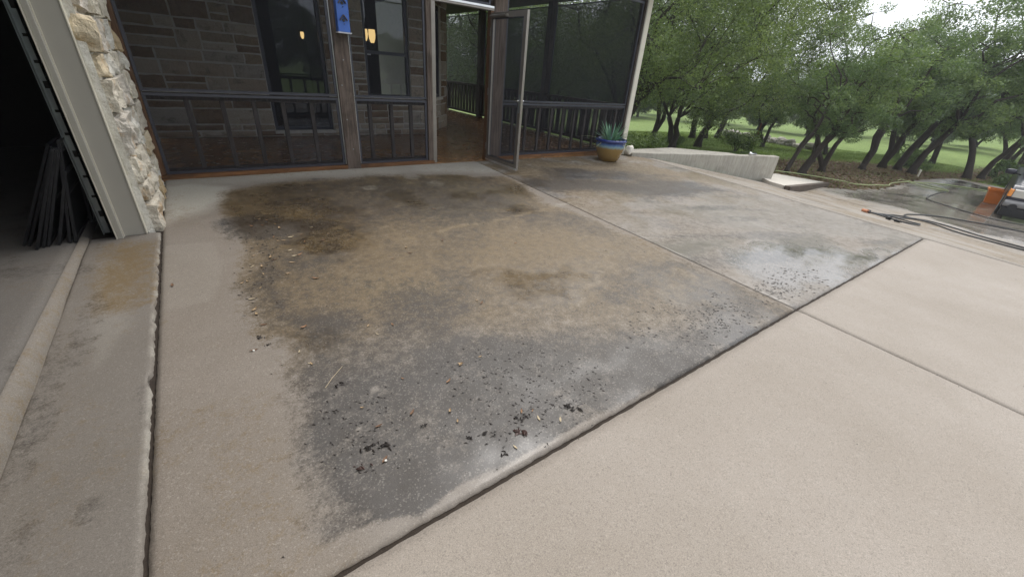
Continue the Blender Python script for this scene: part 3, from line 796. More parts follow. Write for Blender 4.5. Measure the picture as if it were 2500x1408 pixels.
# ------------------------------------------------------------------ house behind the porch
house = tag(empty('house', (0, 0, 0)), 'tan limestone house wall with tall dark windows behind the porch screens', 'house')
YW = 8.645
W1 = (1.07, 2.06, .10, 2.42); W2 = (2.77, 3.64, .68, 2.42)
wallm = MB()
def wall_pieces(mb, x0, x1, z0, z1, opens, y0, y1, Mx=None):
    xs = sorted(set([x0, x1] + [v for o in opens for v in o[:2]])); zs = sorted(set([z0, z1] + [v for o in opens for v in o[2:]]))
    for a, b in zip(xs[:-1], xs[1:]):
        for c, d in zip(zs[:-1], zs[1:]):
            mx_, mz_ = (a + b) / 2, (c + d) / 2
            if any(o[0] < mx_ < o[1] and o[2] < mz_ < o[3] for o in opens): continue
            mb.box(a, b, y0, y1, c, d, Mx)
wall_pieces(wallm, -.60, 3.97, -.05, 2.75, [W1, W2], YW, YW + .22)
ang = math.atan2(1.12, 1.05); LD = math.hypot(1.05, 1.12)
MD = Matrix.Translation((3.97, YW, 0)) @ Matrix.Rotation(ang, 4, 'Z')
WD = (.30, 1.10, .68, 2.42)
wall_pieces(wallm, .02, LD, -.05, 2.75, [WD], 0.0, .2, MD)
wallm.box(4.82, 5.01, YW + 1.15, 15.0, -.05, 2.75)
hw = wallm.build('wall', M['mortar_dark'], house)
rng = random.Random(11)
for x, z, w, h in course_layout(-.60, 3.97, .0, 2.72, [W1, W2], rng):
    link('stone', face_stone(w, h, .030, rng), M['stone'], hw, (x, YW, z))
for x, z, w, h in course_layout(0.03, LD, .0, 2.72, [WD], rng, wmax=.42):
    o = link('stone', face_stone(w, h, .030, rng), M['stone'], hw)
    o.matrix_local = MD @ Matrix.Translation((x, 0, z))

def window(op, Mx, bars=(), sill=True):
    x0, x1, z0, z1 = op; f = .055
    mb = MB()
    mb.box(x0, x0 + f, .045, .12, z0, z1); mb.box(x1 - f, x1, .045, .12, z0, z1)
    mb.box(x0 + f, x1 - f, .045, .12, z0, z0 + f); mb.box(x0 + f, x1 - f, .045, .12, z1 - f, z1)
    for b in bars: mb.box(x0 + f, x1 - f, .05, .11, b - .03, b + .03)
    w = mb.build('window', M['frame'], house); w.matrix_local = Mx
    p = MB().add([(x0 + f, .085, z0 + f), (x1 - f, .085, z0 + f), (x1 - f, .085, z1 - f), (x0 + f, .085, z1 - f)], [(0, 1, 2, 3)]).build('pane', M['glass'], w)
    if sill:
        bx('sill', M['mortar'], w, x0 - .02, x1 + .02, -.045, .044, z0 - .055, z0 - .002, None, .006)
    return w
MW = Matrix.Translation((0, YW, 0))
w1 = window(W1, MW)
w2 = window(W2, MW, (1.45,))
window(WD, MD)
st = bx('sticker', M['lead_white'], w2, 2.842, 2.905, .076, .083, 1.40, 1.455)
MB().box(2.848, 2.899, .0745, .0755, 1.437, 1.446).box(2.848, 2.899, .0745, .0755, 1.420, 1.429).build('sticker_lines', M['black_frame'], w2)
# dim rooms behind the glass
rm = MB()
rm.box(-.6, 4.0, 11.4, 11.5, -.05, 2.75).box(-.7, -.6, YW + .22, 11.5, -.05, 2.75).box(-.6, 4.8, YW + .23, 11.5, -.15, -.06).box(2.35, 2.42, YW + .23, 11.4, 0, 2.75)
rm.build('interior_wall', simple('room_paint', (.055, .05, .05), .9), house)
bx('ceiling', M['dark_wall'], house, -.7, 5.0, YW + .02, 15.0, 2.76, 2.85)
def sconce(x, y, z, label, s=1.0):
    t = tag(empty('wall_lamp', (x, y, z)), label, 'lamp', 'lit lamps behind the house windows')
    MB().lathe([(.028 * s, -.10 * s), (.05 * s, -.04 * s), (.058 * s, .02 * s), (.052 * s, .10 * s)], 14).build('lamp_shade', M['lamp'], t, smooth=True)
    MB().lathe([(.012, -.16 * s), (.03 * s, -.10 * s)], 10).build('finial', M['black_frame'], t)
    MB().box(-.02, .02, 0, .16, -.02, .02).box(-.045, .045, .15, .17, -.10, .10).build('bracket', M['black_frame'], t)
sconce(3.03, 9.35, 1.745, 'narrow glowing amber lamp at the left edge of the right-hand window')
sconce(3.17, 9.35, 1.735, 'wider glowing amber lamp, right of the pair inside the right-hand window', 1.15)
sconce(1.90, 9.45, 1.63, 'faint amber lamp glowing inside the large left window', .55)

# ------------------------------------------------------------------ garage at the left
garage = tag(empty('garage', (-.6, 4.3, 0)), 'garage corner of pale rough limestone with a grey painted jamb and black interior', 'garage')
def gp(o):
    o.matrix_parent_inverse = garage.matrix_world.inverted() if False else Matrix.Translation((.6, -4.3, 0)); return o
gw = gp(MB().box(-.75, -.535, 4.262, 5.86, -.12, 2.95).box(-.75, -.535, -2.0, .9, -.12, 2.95).box(-.75, -.535, .9, 4.262, 2.42, 2.95).build('wall', M['mortar'], garage))
gp(MB().box(-7.2, -7.05, -2.0, 8.6, -.1, 2.95).box(-7.05, -.76, -2.0, -1.85, -.1, 2.95).box(-7.05, -.76, 8.42, 8.6, -.1, 2.95).box(-.78, -.756, 4.30, 8.42, -.1, 2.95).box(-.78, -.756, -1.85, .86, -.1, 2.95).build('lining', M['dark_wall'], garage))  # near-black lining colour stands in for the unlit dark of the garage
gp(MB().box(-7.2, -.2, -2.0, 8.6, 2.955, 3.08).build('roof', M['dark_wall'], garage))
rng = random.Random(5)
z = -.075
row = 0
while z < 2.62:
    h = rng.uniform(.15, .29)
    y = 4.258
    first = True
    while y < 5.70:
        L = rng.uniform(.26, .62) if not first else rng.uniform(.22, .5)
        if y + L > 5.62: L = 5.80 - y
        zb = max(z, zg(-.5, y) - .02) if z < 0 else z
        me = rough_block(.13 + rng.uniform(-.012, .025), L * rng.uniform(.86, .97), (z + h - zb) * rng.uniform(.82, .95), rng, .034, 9, .12)
        o = gp(link('stone', me, M['rubble'], garage))
        o.location = (-.535 + .006 + rng.uniform(-.008, .010), y + L / 2 + (.012 if first else 0), (zb + z + h) / 2)
        o.rotation_euler = (rng.uniform(-.04, .04), rng.uniform(-.05, .05), rng.uniform(-.03, .03))
        y += L; first = False
    z += h; row += 1
def mortar_bed():
    ys = np.linspace(4.262, 5.815, 70); zs = np.linspace(-.11, 2.62, 120)
    Y, Z = np.meshgrid(ys, zs)
    Xm = -.514 + (fbm(Y * 9, Z * 9, 3) - .5) * .05 - sstep(.06, 0, Y - 4.262) * .03
    idx = np.arange(Y.size).reshape(Y.shape)
    F = np.stack([idx[:-1, :-1].ravel(), idx[:-1, 1:].ravel(), idx[1:, 1:].ravel(), idx[1:, :-1].ravel()], 1)
    V = np.stack([Xm.ravel(), Y.ravel(), Z.ravel()], 1)
    gp(link('mortar_bed', np_mesh('mortar_bed', V, F, None, True), M['mortar'], garage))
    xs = np.linspace(-.548, -.505, 6)
    X2, Z2 = np.meshgrid(xs, zs); Y2 = 4.262 - (fbm(X2 * 14, Z2 * 9, 8) - .35) * .03
    idx = np.arange(X2.size).reshape(X2.shape)
    F = np.stack([idx[:-1, :-1].ravel(), idx[:-1, 1:].ravel(), idx[1:, 1:].ravel(), idx[1:, :-1].ravel()], 1)
    gp(link('mortar_bed', np_mesh('mortar_bed', np.stack([X2.ravel(), Y2.ravel(), Z2.ravel()], 1), F, None, True), M['mortar'], garage))
mortar_bed()
# smeared mortar at the foot of the stones and side board next to the porch frame
o = gp(link('mortar_foot', rough_block(.10, 1.5, .10, rng, .02, 6, .3), M['mortar'], garage)); o.location = (-.53, 5.02, -.045)
gp(bx('side_board', M['trim'], garage, -.60, -.535, 5.815, 5.858, -.03, 2.62))
# jamb
gp(bx('jamb_board', M['trim'], garage, -.690, -.556, 4.200, 4.258, -.047, 2.42, None, .002))
gp(bx('door_stop', M['trim_light'], garage, -.735, -.7275, 4.150, 4.258, -.068, 2.42))
gp(bx('stop_face', M['trim'], garage, -.7275, -.693, 4.158, 4.258, -.066, 2.42, None, .003))
gp(bx('bead', M['trim_light'], garage, -.6925, -.6875, 4.188, 4.199, -.047, 2.42))
gp(bx('edge_trim', M['trim_light'], garage, -.5555, -.549, 4.192, 4.262, -.045, 2.42))
# door track with its slots
trk = gp(MB().box(-.812, -.764, 4.300, 4.304, -.035, 2.45).box(-.816, -.8125, 4.255, 4.304, -.035, 2.45).build('door_track', M['galv'], garage))
for i in range(16):
    zz = .10 + i * .15
    MB().box(-.800, -.776, 4.2975, 4.2995, zz, zz + (.018 if i % 3 else .045)).build('slot', M['dark_wall'], trk)
gp(bx('header_board', M['trim'], garage, -.74, -.54, .9, 4.2, 2.36, 2.415))

def loose_screen(xb, yb, xt, zt, L, label, group, skew=0.0):
    """black framed insect screen standing on edge, long side running into the garage"""
    zb = -.034
    t = tag(empty('loose_screen', (xb, yb, zb)), label, 'screen', group)
    up = Vector((xt - xb, 0, zt - zb)); H = up.length; up.normalize()
    al = Vector((skew, 1, 0)).normalized()
    nrm = al.cross(up).normalized()
    Mx = Matrix((( al.x, up.x, nrm.x, 0), (al.y, up.y, nrm.y, 0), (al.z, up.z, nrm.z, 0), (0, 0, 0, 1)))
    f = .028; d = .008
    mb = MB()
    mb.box(0, f, 0, H, -d, d, Mx).box(L - f, L, 0, H, -d, d, Mx).box(f, L - f, 0, f, -d, d, Mx).box(f, L - f, H - f, H, -d, d, Mx).box(f, L - f, H * .5 - .012, H * .5 + .012, -d * .8, d * .8, Mx)
    mb.build('frame', M['black_frame'], t)
    MB().add([Mx @ Vector(c) for c in ((f, f, 0), (L - f, f, 0), (L - f, H - f, 0), (f, H - f, 0))], [(0, 1, 2, 3)]).build('mesh', M['screen_dark'], t)
G1 = 'black screens leaning inside the garage'
names = ['leftmost', 'second from the left', 'third from the left', 'fourth from the left', 'fifth from the left', 'short sixth', 'seventh from the left', 'rightmost']
for (xb, yb, xt, zt), n_ in zip([(-1.235, 4.20, -.885, .66), (-1.205, 4.185, -.868, .645), (-1.150, 4.08, -.852, .64), (-1.122, 4.11, -.840, .645), (-1.098, 4.12, -.830, .63), (-1.045, 4.13, -.846, .49), (-.990, 4.155, -.826, .655), (-.958, 4.15, -.818, .69)], names):
    loose_screen(xb, yb, xt, zt, 1.12, n_ + ' black framed screen of the tall stack leaning in the garage', G1)
for k, (xb, yb, xt, zt) in enumerate([(-.925, 4.62, -.875, .36), (-.895, 4.60, -.850, .33), (-.868, 4.59, -.828, .30)]):
    loose_screen(xb, yb, xt, zt, .6, ['left', 'middle', 'right'][k] + ' one of the small black screens behind the galvanised door track', 'small black screens behind the door track')

# ------------------------------------------------------------------ screened porch
porch = tag(empty('screen_porch', (0, 0, 0)), 'weathered timber screened porch front with dark mesh panels', 'porch')
YF = 5.9
ZT = 2.60
def screen_panel(x0, x1, z0, z1, y=YF, f=.028, horiz=True, mesh='screen'):
    mb = MB(); d = .012
    if horiz:
        mb.box(x0, x0 + f, y - d, y + d, z0, z1).box(x1 - f, x1, y - d, y + d, z0, z1).box(x0 + f, x1 - f, y - d, y + d, z0, z0 + f).box(x0 + f, x1 - f, y - d, y + d, z1 - f, z1)
        mb.box(x0 + f, x1 - f, y - d - .004, y - d + .001, z0 + f - .007, z0 + f)
        q = [(x0 + f, y, z0 + f), (x1 - f, y, z0 + f), (x1 - f, y, z1 - f), (x0 + f, y, z1 - f)]
    else:
        mb.box(y - d, y + d, x0, x0 + f, z0, z1).box(y - d, y + d, x1 - f, x1, z0, z1).box(y - d, y + d, x0 + f, x1 - f, z0, z0 + f).box(y - d, y + d, x0 + f, x1 - f, z1 - f, z1)
        q = [(y, x0 + f, z0 + f), (y, x1 - f, z0 + f), (y, x1 - f, z1 - f), (y, x0 + f, z1 - f)]
    fr = mb.build('screen_frame', M['frame'], porch)
    MB().add(q, [(0, 1, 2, 3)]).build('screen_mesh', M[mesh], fr)
BAYS = [(-.425, 1.495), (1.70, 2.715), (4.025, 7.025)]
for x0, x1 in BAYS:
    screen_panel(x0, x1, .040, .868)
    screen_panel(x0, x1, .884, ZT)
    bx('rail', M['wood_bal'], porch, x0, x1, 5.935, 5.985, .80, .872)
    bx('bottom_rail', M['wood_dark'], porch, x0, x1, 5.935, 5.985, .045, .09)
screen_panel(2.865, 3.735, 2.125, ZT)
BALX = [-.07, .25, .56, .86, 1.18, 1.91, 2.21, 2.49] + [4.30 + .283 * i for i in range(10)]
rng = random.Random(3)
for x in BALX:
    bx('baluster', M['wood_bal'], porch, x - .024, x + .024, 5.940, 5.980, .091, .799, Matrix.Translation((rng.uniform(-.004, .004), 0, 0)), .003)
for a, b in ((-.53, 2.80), (3.745, 7.10)):
    bx('sill', M['wood_rust'], porch, a, b, 5.838, 5.986, .002, .038)
bx('left_post', M['wood_brown'], porch, -.532, -.430, 5.862, 5.990, .039, 2.7, None, .004)
p1 = bx('post', M['wood_post'], porch, 1.508, 1.688, 5.835, 5.985, -.015, 2.7, None, .006)
bx('post', M['wood_post'], porch, 3.795, 4.012, 5.855, 5.990, .039, 2.7, None, .006)
bx('post', M['wood_post'], porch, 2.722, 2.800, 5.860, 5.990, .039, 2.7, None, .005)
bx('post', M['wood_dark'], porch, 7.032, 7.088, 5.860, 5.990, .039, 2.7, None, .005)
bx('corner_board', M['post_white'], porch, 7.092, 7.205, 5.842, 5.868, -.06, 2.75, None, .003)
bx('corner_board', M['post_white'], porch, 7.180, 7.206, 5.869, 6.0, -.06, 2.75, None, .003)
bx('corner_board', M['trim'], porch, 7.070, 7.091, 5.846, 5.859, .04, 2.75)
for x in (1.4975, 1.6905):
    bx('edge_strip', M['alu_light'], porch, x, x + .008, 5.868, 5.884, .05, 2.6)  # bright strips stand in for screen frame edges catching the light
bx('beam', M['wood_dark'], porch, -.55, 7.2, 5.87, 6.0, 2.705, 2.86)
bx('ceiling', M['ceiling'], porch, -.6, 7.2, 6.005, 15.1, 2.78, 2.86)
bx('roof', M['dark_wall'], porch, -.6, 7.75, 5.35, 15.6, 2.87, 3.0)
bx('fascia', M['post_white'], porch, -.6, 7.78, 5.30, 5.345, 2.84, 3.01)
# door opening
bx('door_jamb', M['alu'], porch, 2.803, 2.858, 5.872, 5.960, .002, 2.118)
bx('door_jamb', M['wood_brown'], porch, 3.738, 3.792, 5.872, 5.960, .002, 2.118)
bx('door_header', M['alu'], porch, 2.803, 3.792, 5.866, 5.960, 2.065, 2.119, None, .004)
bx('header_strip', M['alu_light'], porch, 2.82, 3.78, 5.855, 5.865, 2.095, 2.119)
# nails and hooks on the middle post
for (x, z) in ((1.605, .25), (1.565, .62), (1.60, 1.30), (1.55, 1.02)):
    MB().lathe([(.007, -.004), (.007, .004)], 8, (0, 0, 0)).build('nail', M['galv'], p1).matrix_local = Matrix.Translation((x, 5.833, z)) @ Matrix.Rotation(R(90), 4, 'X')
# side of the porch facing the trees
SX = 7.10
for y in (8.55, 11.6, 14.85):
    bx('post', M['wood_dark'], porch, SX - .08, SX + .07, y - .08, y + .08, .002, 2.77, None, .006)
for a, b in ((6.03, 8.46), (8.64, 11.51), (11.69, 14.76)):
    bx('rail', M['wood_dark'], porch, SX - .06, SX + .03, a, b, .84, .90)
    bx('bottom_rail', M['wood_dark'], porch, SX - .04, SX + .02, a, b, .05, .11)
    n = int((b - a) / .19)
    for i in range(n):
        yy = a + (b - a) * (i + .5) / n
        bx('baluster', M['wood_dark'], porch, SX - .015, SX + .012, yy - .062 + rng.uniform(-.01, .01), yy + .062, .111, .839)
    screen_panel(a, b, .04, ZT + .1, SX + .055, .02, False, 'screen_side')
bx('rail', M['wood_dark'], porch, 5.03, 7.0, 14.9, 14.96, .84, .90)
for i in range(10):
    bx('baluster', M['wood_dark'], porch, 5.08 + i * .19, 5.20 + i * .19, 14.92, 14.945, .05, .838)

# the open screen door
dr = link('door', MB().box(0, .064, -.019, .019, .0, 2.03).box(.784, .85, -.019, .019, .0, 2.03).box(.064, .784, -.0185, .0185, .0, .085).box(.064, .784, -.0185, .0185, 1.96, 2.03).mesh('door'), M['alu'], porch)
dr.matrix_local = Matrix.Translation((3.742, 5.846, .006)) @ Matrix.Rotation(R(-89.5), 4, 'Z')
def bead(mb):
    for s in (-1, 1):
        y0, y1 = sorted((s * .0195, s * .026))
        mb.box(.064, .070, y0, y1, .085, 1.96).box(.778, .784, y0, y1, .085, 1.96).box(.070, .778, y0, y1, .085, .093).box(.070, .778, y0, y1, 1.952, 1.96)
    return mb
bead(MB()).build('bead', M['frame'], dr)
MB().add([(.058, 0, .085), (.792, 0, .085), (.792, 0, 1.96), (.058, 0, 1.96)], [(0, 1, 2, 3)]).build('door_mesh', mk_screen('door_mesh_light', .62, (.03, .03, .035)), dr)
MB().box(.0, .85, -.026, -.0195, .002, .030).build('kick_strip', M['alu_light'], dr)
MB().box(.8505, .853, -.019, .019, .0, 2.03).build('edge_strip', M['alu'], dr)
for s in (-1, 1):
    hb = MB().lathe([(.013, 0), (.013, .035)], 10)
    h_ = hb.build('handle_rose', M['chrome'], dr); h_.matrix_local = Matrix.Translation((.815, s * .019, .96)) @ Matrix.Rotation(R(-90 * s), 4, 'X')
    MB().tube([(.815, s * .052, .96), (.77, s * .056, .962), (.70, s * .052, .958)], [.010, .009, .007], 8).build('handle', M['chrome'], dr)
    MB().box(.80, .83, min(s * .0195, s * .024), max(s * .0195, s * .024), .80, 1.04).build('lock_plate', M['galv'], dr)
MB().tube([(.03, -.05, 1.985), (.42, -.05, 1.985)], [.017, .017], 10).box(.40, .44, -.06, -.0195, 1.97, 2.0).build('closer', M['alu'], dr)
for z_ in (.22, 1.02, 1.80):
    MB().lathe([(.009, z_ - .05), (.009, z_ + .05)], 8, (-.008, -.012, 0)).build('hinge', M['galv'], dr)
# ------------------------------------------------------------------ retaining wall, landing, walk
def mk_wallcon():
    t = NT('board_marked_concrete'); v = t.geo_pos()
    st = t.noise(t.map(v, (7, 7, .7)), 3, 6, .7, .4)
    c = t.mix(t.ramp(st, [(.3, 0), (.7, 1)]), (.27, .25, .215), (.44, .41, .35))
    c = t.mix(t.ramp(t.noise(v, 2.5, 5, .7), [(.5, 0), (.75, .6)]), c, (.16, .14, .115))
    return t.done(t.bsdf(c, .9, 0, t.bump(t.noise(v, 40, 4), .4, .006), .3))
M['wallcon'] = mk_wallcon()
rw = MB()
A0 = Vector((7.22, 5.64, 0)); A1 = Vector((10.94, 4.305, 0))
dv = (A1 - A0).normalized(); nv = Vector((-dv.y, dv.x, 0)); Lw = (A1 - A0).length
N = 24; vs = []; fs = []
th = .19
for i in range(N + 1):
    p = A0 + dv * (Lw * i / N)
    top = .012 + .004 * math.sin(i * 1.3)
    for q in (p, p + nv * th):
        vs.append((q.x, q.y, top)); vs.append((q.x, q.y, zg(q.x, q.y) - .25))
for i in range(N):
    a = i * 4
    fs += [(a, a + 4, a + 6, a + 2), (a + 1, a + 5, a + 4, a), (a + 2, a + 6, a + 7, a + 3)]
fs += [(1, 0, 2, 3), (N * 4, N * 4 + 1, N * 4 + 3, N * 4 + 2)]
wl = tag(rw.add(vs, fs).build('retaining_wall', M['wallcon']), 'wedge shaped grey concrete retaining wall growing taller away from the porch corner', 'wall')
bv = wl.modifiers.new('bevel', 'BEVEL'); bv.width = .012; bv.segments = 2; bv.limit_method = 'ANGLE'
lb = [(7.21, 6.02), (8.98, 5.92), (10.0, 5.05)] + [tuple((A0 + dv * s + nv * (th + .004))[:2]) for s in (2.9, 1.5, .0)]
tag(MB().prism(lb, -.5, .004).build('landing', M['wallcon']), 'flat concrete landing level with the porch behind the retaining wall', 'landing', kind='structure')
wk = [(9.95, 3.62), (13.45, 3.98), (12.6, 4.9), (11.2, 4.75), (10.1, 3.98)]
def walk():
    t = empty('walkway')
    tag(t, 'pale dry concrete walk slab beside the end of the retaining wall', 'walkway', kind='structure')
    n = len(wk); top = [(x, y, zg(x, y) + .075) for x, y in wk]; bot = [(x, y, zg(x, y) - .08) for x, y in wk]
    MB().add(top + bot, [tuple(range(n))] + [(n + k, n + (k + 1) % n, (k + 1) % n, k) for k in range(n)]).build('slab', simple('pale_walk', (.50, .46, .40), .85, 0, 8, .12, .2, .003), t)
    e0 = Vector((9.93, 3.60, 0)); e1 = Vector((13.5, 3.97, 0)); d_ = (e1 - e0); n_ = Vector((d_.y, -d_.x, 0)).normalized() * .11
    q = [e0, e1, e1 + n_, e0 + n_]
    MB().add([(p.x, p.y, zg(p.x, p.y) + .080) for p in q] + [(p.x, p.y, zg(p.x, p.y) - .06) for p in q], [(3, 2, 1, 0), (0, 1, 5, 4), (1, 2, 6, 5), (2, 3, 7, 6), (3, 0, 4, 7)]).build('timber_edge', wood('wet_timber', (.06, .045, .035), (.12, .09, .07), .6, 'x'), t)
walk()

# little silver hose nozzle lying on the wall
nz = tag(empty('hose_nozzle', (10.17, 4.655, .016), R(-22)), 'small silver hose nozzle lying on top of the retaining wall', 'nozzle')
MB().tube([(0, 0, .035), (.03, 0, .035), (.07, 0, .028), (.20, 0, .026)], [.034, .036, .022, .018], 12).build('barrel', M['chrome'], nz, smooth=True)
MB().tube([(.06, 0, .045), (.12, 0, .062), (.19, 0, .050)], [.008, .009, .007], 8).build('lever', M['black_frame'], nz, smooth=True)

# ------------------------------------------------------------------ birdhouse on the middle post
bh = tag(empty('birdhouse', (1.625, 5.833, 1.59)), 'tall blue wooden birdhouse with small gable hoods hung on the middle post', 'birdhouse')
blue = simple('blue_paint', (.045, .13, .46), .5, 0, 14, .18, .2, .002)
MB().box(-.068, .068, -.095, -.002, 0, .92, None, .003).build('box', blue, bh)
MB().box(-.078, .078, -.112, -.001, -.014, -.001).build('base_board', M['lead_white'], bh)
MB().prism([(-.095, -.03), (0, .07), (.095, -.03), (.075, -.03), (0, .048), (-.075, -.03)], -.01, .125, Matrix.Translation((0, 0, .955)) @ Matrix.Rotation(R(90), 4, 'X')).build('roof', M['wood_bal'], bh)
for k in range(5):
    z0 = .118 + k * .165
    ho = MB().lathe([(.0165, 0), (.0165, .006)], 16).build('entrance', M['black_frame'], bh); ho.matrix_local = Matrix.Translation((0, -.0945, z0)) @ Matrix.Rotation(R(90), 4, 'X')
    g = MB()
    for s in (-1, 1):
        Mx = Matrix.Translation((0, 0, z0 + .052)) @ Matrix.Rotation(s * R(52), 4, 'Y')
        g.box(0 if s > 0 else -.068, .068 if s > 0 else 0, -.125, -.0955, -.004, .004, Mx)
    g.build('gable_hood', M['wood_bal'], bh)
    MB().tube([(0, -.094, z0 - .038), (.004, -.128, z0 - .036)], .0035, 6).build('perch', M['black_frame'], bh)
    MB().tube([(-.038, -.0945, z0 - .004), (-.038, -.1, z0 - .004)], .006, 6).build('stud', M['black_frame'], bh)

# ------------------------------------------------------------------ glazed pot with spiky plant
px_, py_ = 6.24, 5.42
pot = tag(empty('potted_plant', (px_, py_, zg(px_, py_) + .002)), 'spiky green plant in a tan and blue glazed pot by the porch corner', 'plant')
pr_ = [(.175, 0), (.20, .015), (.245, .12), (.285, .24), (.300, .33), (.300, .365), (.318, .375), (.322, .40), (.300, .42), (.272, .415), (.262, .37)]
def mk_pot():
    t = NT('pot_glaze'); v = t.coord(); sx = t.n('ShaderNodeSeparateXYZ'); t.l(v, sx.inputs[0])
    w = t.math('ADD', sx.outputs[2], t.math('MULTIPLY', t.math('SUBTRACT', t.noise(t.map(v, (6, 6, 1.5)), 2, 4), .5), .05))
    c = t.ramp(w, [(.0, (.20, .125, .04)), (.245, (.27, .175, .06)), (.285, (.21, .33, .36)), (.325, (.07, .14, .34)), (.36, (.018, .03, .14)), (.42, (.03, .05, .2))])
    return t.done(t.bsdf(c, .18, 0, None, .6))
pot.scale = (.92, .92, .95)
pb = MB().lathe(pr_, 40, cap1=False).build('pot', mk_pot(), pot, smooth=True)
MB().lathe([(.0, .35), (.268, .352)], 24, cap0=False, cap1=False).build('soil', M['joint'], pot)
leafm = {}
for nm, c in (('green', (.10, .22, .11)), ('pale', (.30, .32, .16)), ('blue', (.12, .24, .17))):
    leafm[nm] = simple('spike_' + nm, c, .5, 0, 30, .3, .1, .002)
rng = random.Random(8)
for k in range(72):
    a = rng.uniform(0, 2 * math.pi); L = rng.uniform(.28, .50); el = rng.uniform(.35, 1.35)
    if k < 6: el = rng.uniform(.15, .4); L = rng.uniform(.50, .64)
    if k in (6, 7, 8, 9): el = .25; L = .4
    r0 = rng.uniform(.02, .12); vs = []; fs = []
    droop = rng.uniform(.05, .22) if k > 9 else rng.uniform(.2, .6)
    for i in range(6):
        s = i / 5
        rr = r0 + L * s * math.cos(el); zz = .36 + L * s * math.sin(el) - droop * L * s * s
        wd = .017 * (1 - s) ** .6 + .001
        vs += [(rr * math.cos(a) - wd * math.sin(a), rr * math.sin(a) + wd * math.cos(a), zz), (rr * math.cos(a), rr * math.sin(a), zz - wd * .5), (rr * math.cos(a) + wd * math.sin(a), rr * math.sin(a) - wd * math.cos(a), zz)]
    for i in range(5):
        b = i * 3
        fs += [(b, b + 1, b + 4, b + 3), (b + 1, b + 2, b + 5, b + 4)]
    MB().add(vs, fs).build('leaf', leafm['pale' if k < 12 else rng.choice(['green', 'blue', 'green'])], pot)

o = link('white_rock', rough_block(.14, .13, .17, random.Random(4), .025, 5, .6), simple('white_limewash', (.66, .62, .54), .9, 0, 9, .2, .5, .01))
o.location = (7.20, 5.70, .055)
tag(o, 'rounded white stone at the foot of the corner board behind the pot', 'rock')

# ------------------------------------------------------------------ hoses, wand, stake, tub
def smooth_path(pts, r, sub=8):
    pts = [Vector((*p, 0)) for p in pts]; out = []
    for i in range(len(pts) - 1):
        p0 = pts[max(i - 1, 0)]; p1 = pts[i]; p2 = pts[i + 1]; p3 = pts[min(i + 2, len(pts) - 1)]
        for k in range(sub):
            t = k / sub
            out.append(.5 * ((2 * p1) + (p2 - p0) * t + (2 * p0 - 5 * p1 + 4 * p2 - p3) * t * t + (3 * p1 - p0 - 3 * p2 + p3) * t ** 3))
    out.append(pts[-1])
    return [Vector((p.x, p.y, zg(p.x, p.y) + r + .004 + (.03 if (p.y > edge(max(p.x, 7.45)) - .05 and p.x > 12) else 0))) for p in out]
green = simple('green_hose', (.33, .38, .17), .5, 0, 9, .15, .02, .001)
blackh = simple('black_hose', (.018, .018, .02), .4, 0, 9, .3, .02, .001)
def hose(name, key, r, mat, label, cat='hose', group=None):
    pts = smooth_path(PATH[key], r)
    tag(MB().tube(pts, r, 8).build(name, mat, smooth=True), label, cat, group)
hose('garden_hose', 'green_a', .015, green, 'long yellow green garden hose along the lawn edge and across the drive')
hose('garden_hose', 'green_b', .013, green, 'short pale green hose end lying slantwise on the wet drive')
hose('garden_hose', 'green_c', .013, green, 'looped pale green hose tail at the tip of the leaf litter')
hose('pressure_hose', 'black_a', .012, blackh, 'thin black hose curling from the green hose end towards the car')
hose('pressure_hose', 'black_b', .013, blackh, 'black hose with a rounded bend crossing the middle of the wet drive')
hose('pressure_hose', 'black_c', .013, blackh, 'upper of the two parallel black hoses running to the right edge')
hose('pressure_hose', 'black_d', .013, blackh, 'lower black hose folded in a loop beside the orange tipped wand')
wa = tag(empty('spray_wand', (9.62, 2.08, 0)), 'pressure washer wand with an orange handle lying on the concrete', 'wand')
def wp(x, y, h=.03): return (x - 9.62, y - 2.08, zg(x, y) + h)
MB().tube([wp(9.62, 2.08), wp(9.56, 1.985)], [.026, .03], 10).build('grip', simple('orange_grip', (.50, .20, .10), .6), wa)
MB().tube([wp(9.56, 1.985), wp(9.30, 1.66), wp(9.06, 1.40)], [.012, .012, .012], 8).build('lance', M['black_frame'], wa)
MB().tube([wp(9.28, 1.635), wp(9.24, 1.585)], [.03, .03], 8).build('coupling', M['black_frame'], wa)
MB().tube([wp(9.16, 1.50), wp(9.10, 1.43)], [.026, .022], 8).build('nozzle', M['black_frame'], wa)
MB().tube([wp(9.66, 2.02), wp(9.70, 1.98)], [.035, .03], 8).build('trigger_guard', M['black_frame'], wa)
sx_, sy_ = 22.46, 3.72
skt = tag(empty('pipe_stake', (sx_, sy_, z_soil(sx_, sy_))), 'short white pipe stake standing at the edge of the drive', 'stake')
MB().lathe([(.032, -.1), (.032, .24)], 12).build('pipe', M['post_white'], skt)
MB().lathe([(.040, .235), (.040, .285), (.03, .295)], 12).build('cap', M['post_white'], skt)
bx_, by_ = 19.2, 1.22
tub = tag(empty('tub', (bx_, by_, zg(bx_, by_) + .004), R(8)), 'orange plastic tub standing on the wet drive beside the car', 'tub')
oran = simple('orange_plastic', (.72, .20, .03), .45, 0, 6, .1, .02, .001)
def frustum(x0, x1, y0, y1, z0, z1, k):
    cx, cy = (x0 + x1) / 2, (y0 + y1) / 2
    b = [(cx + (x - cx) * k, cy + (y - cy) * k, z0) for x, y in ((x0, y0), (x1, y0), (x1, y1), (x0, y1))]
    t = [(x, y, z1) for x, y in ((x0, y0), (x1, y0), (x1, y1), (x0, y1))]
    return b + t
mb = MB(); mb.add(frustum(-.26, .26, -.32, .32, 0, .50, .82), [(0, 3, 2, 1), (0, 1, 5, 4), (1, 2, 6, 5), (2, 3, 7, 6), (3, 0, 4, 7)])
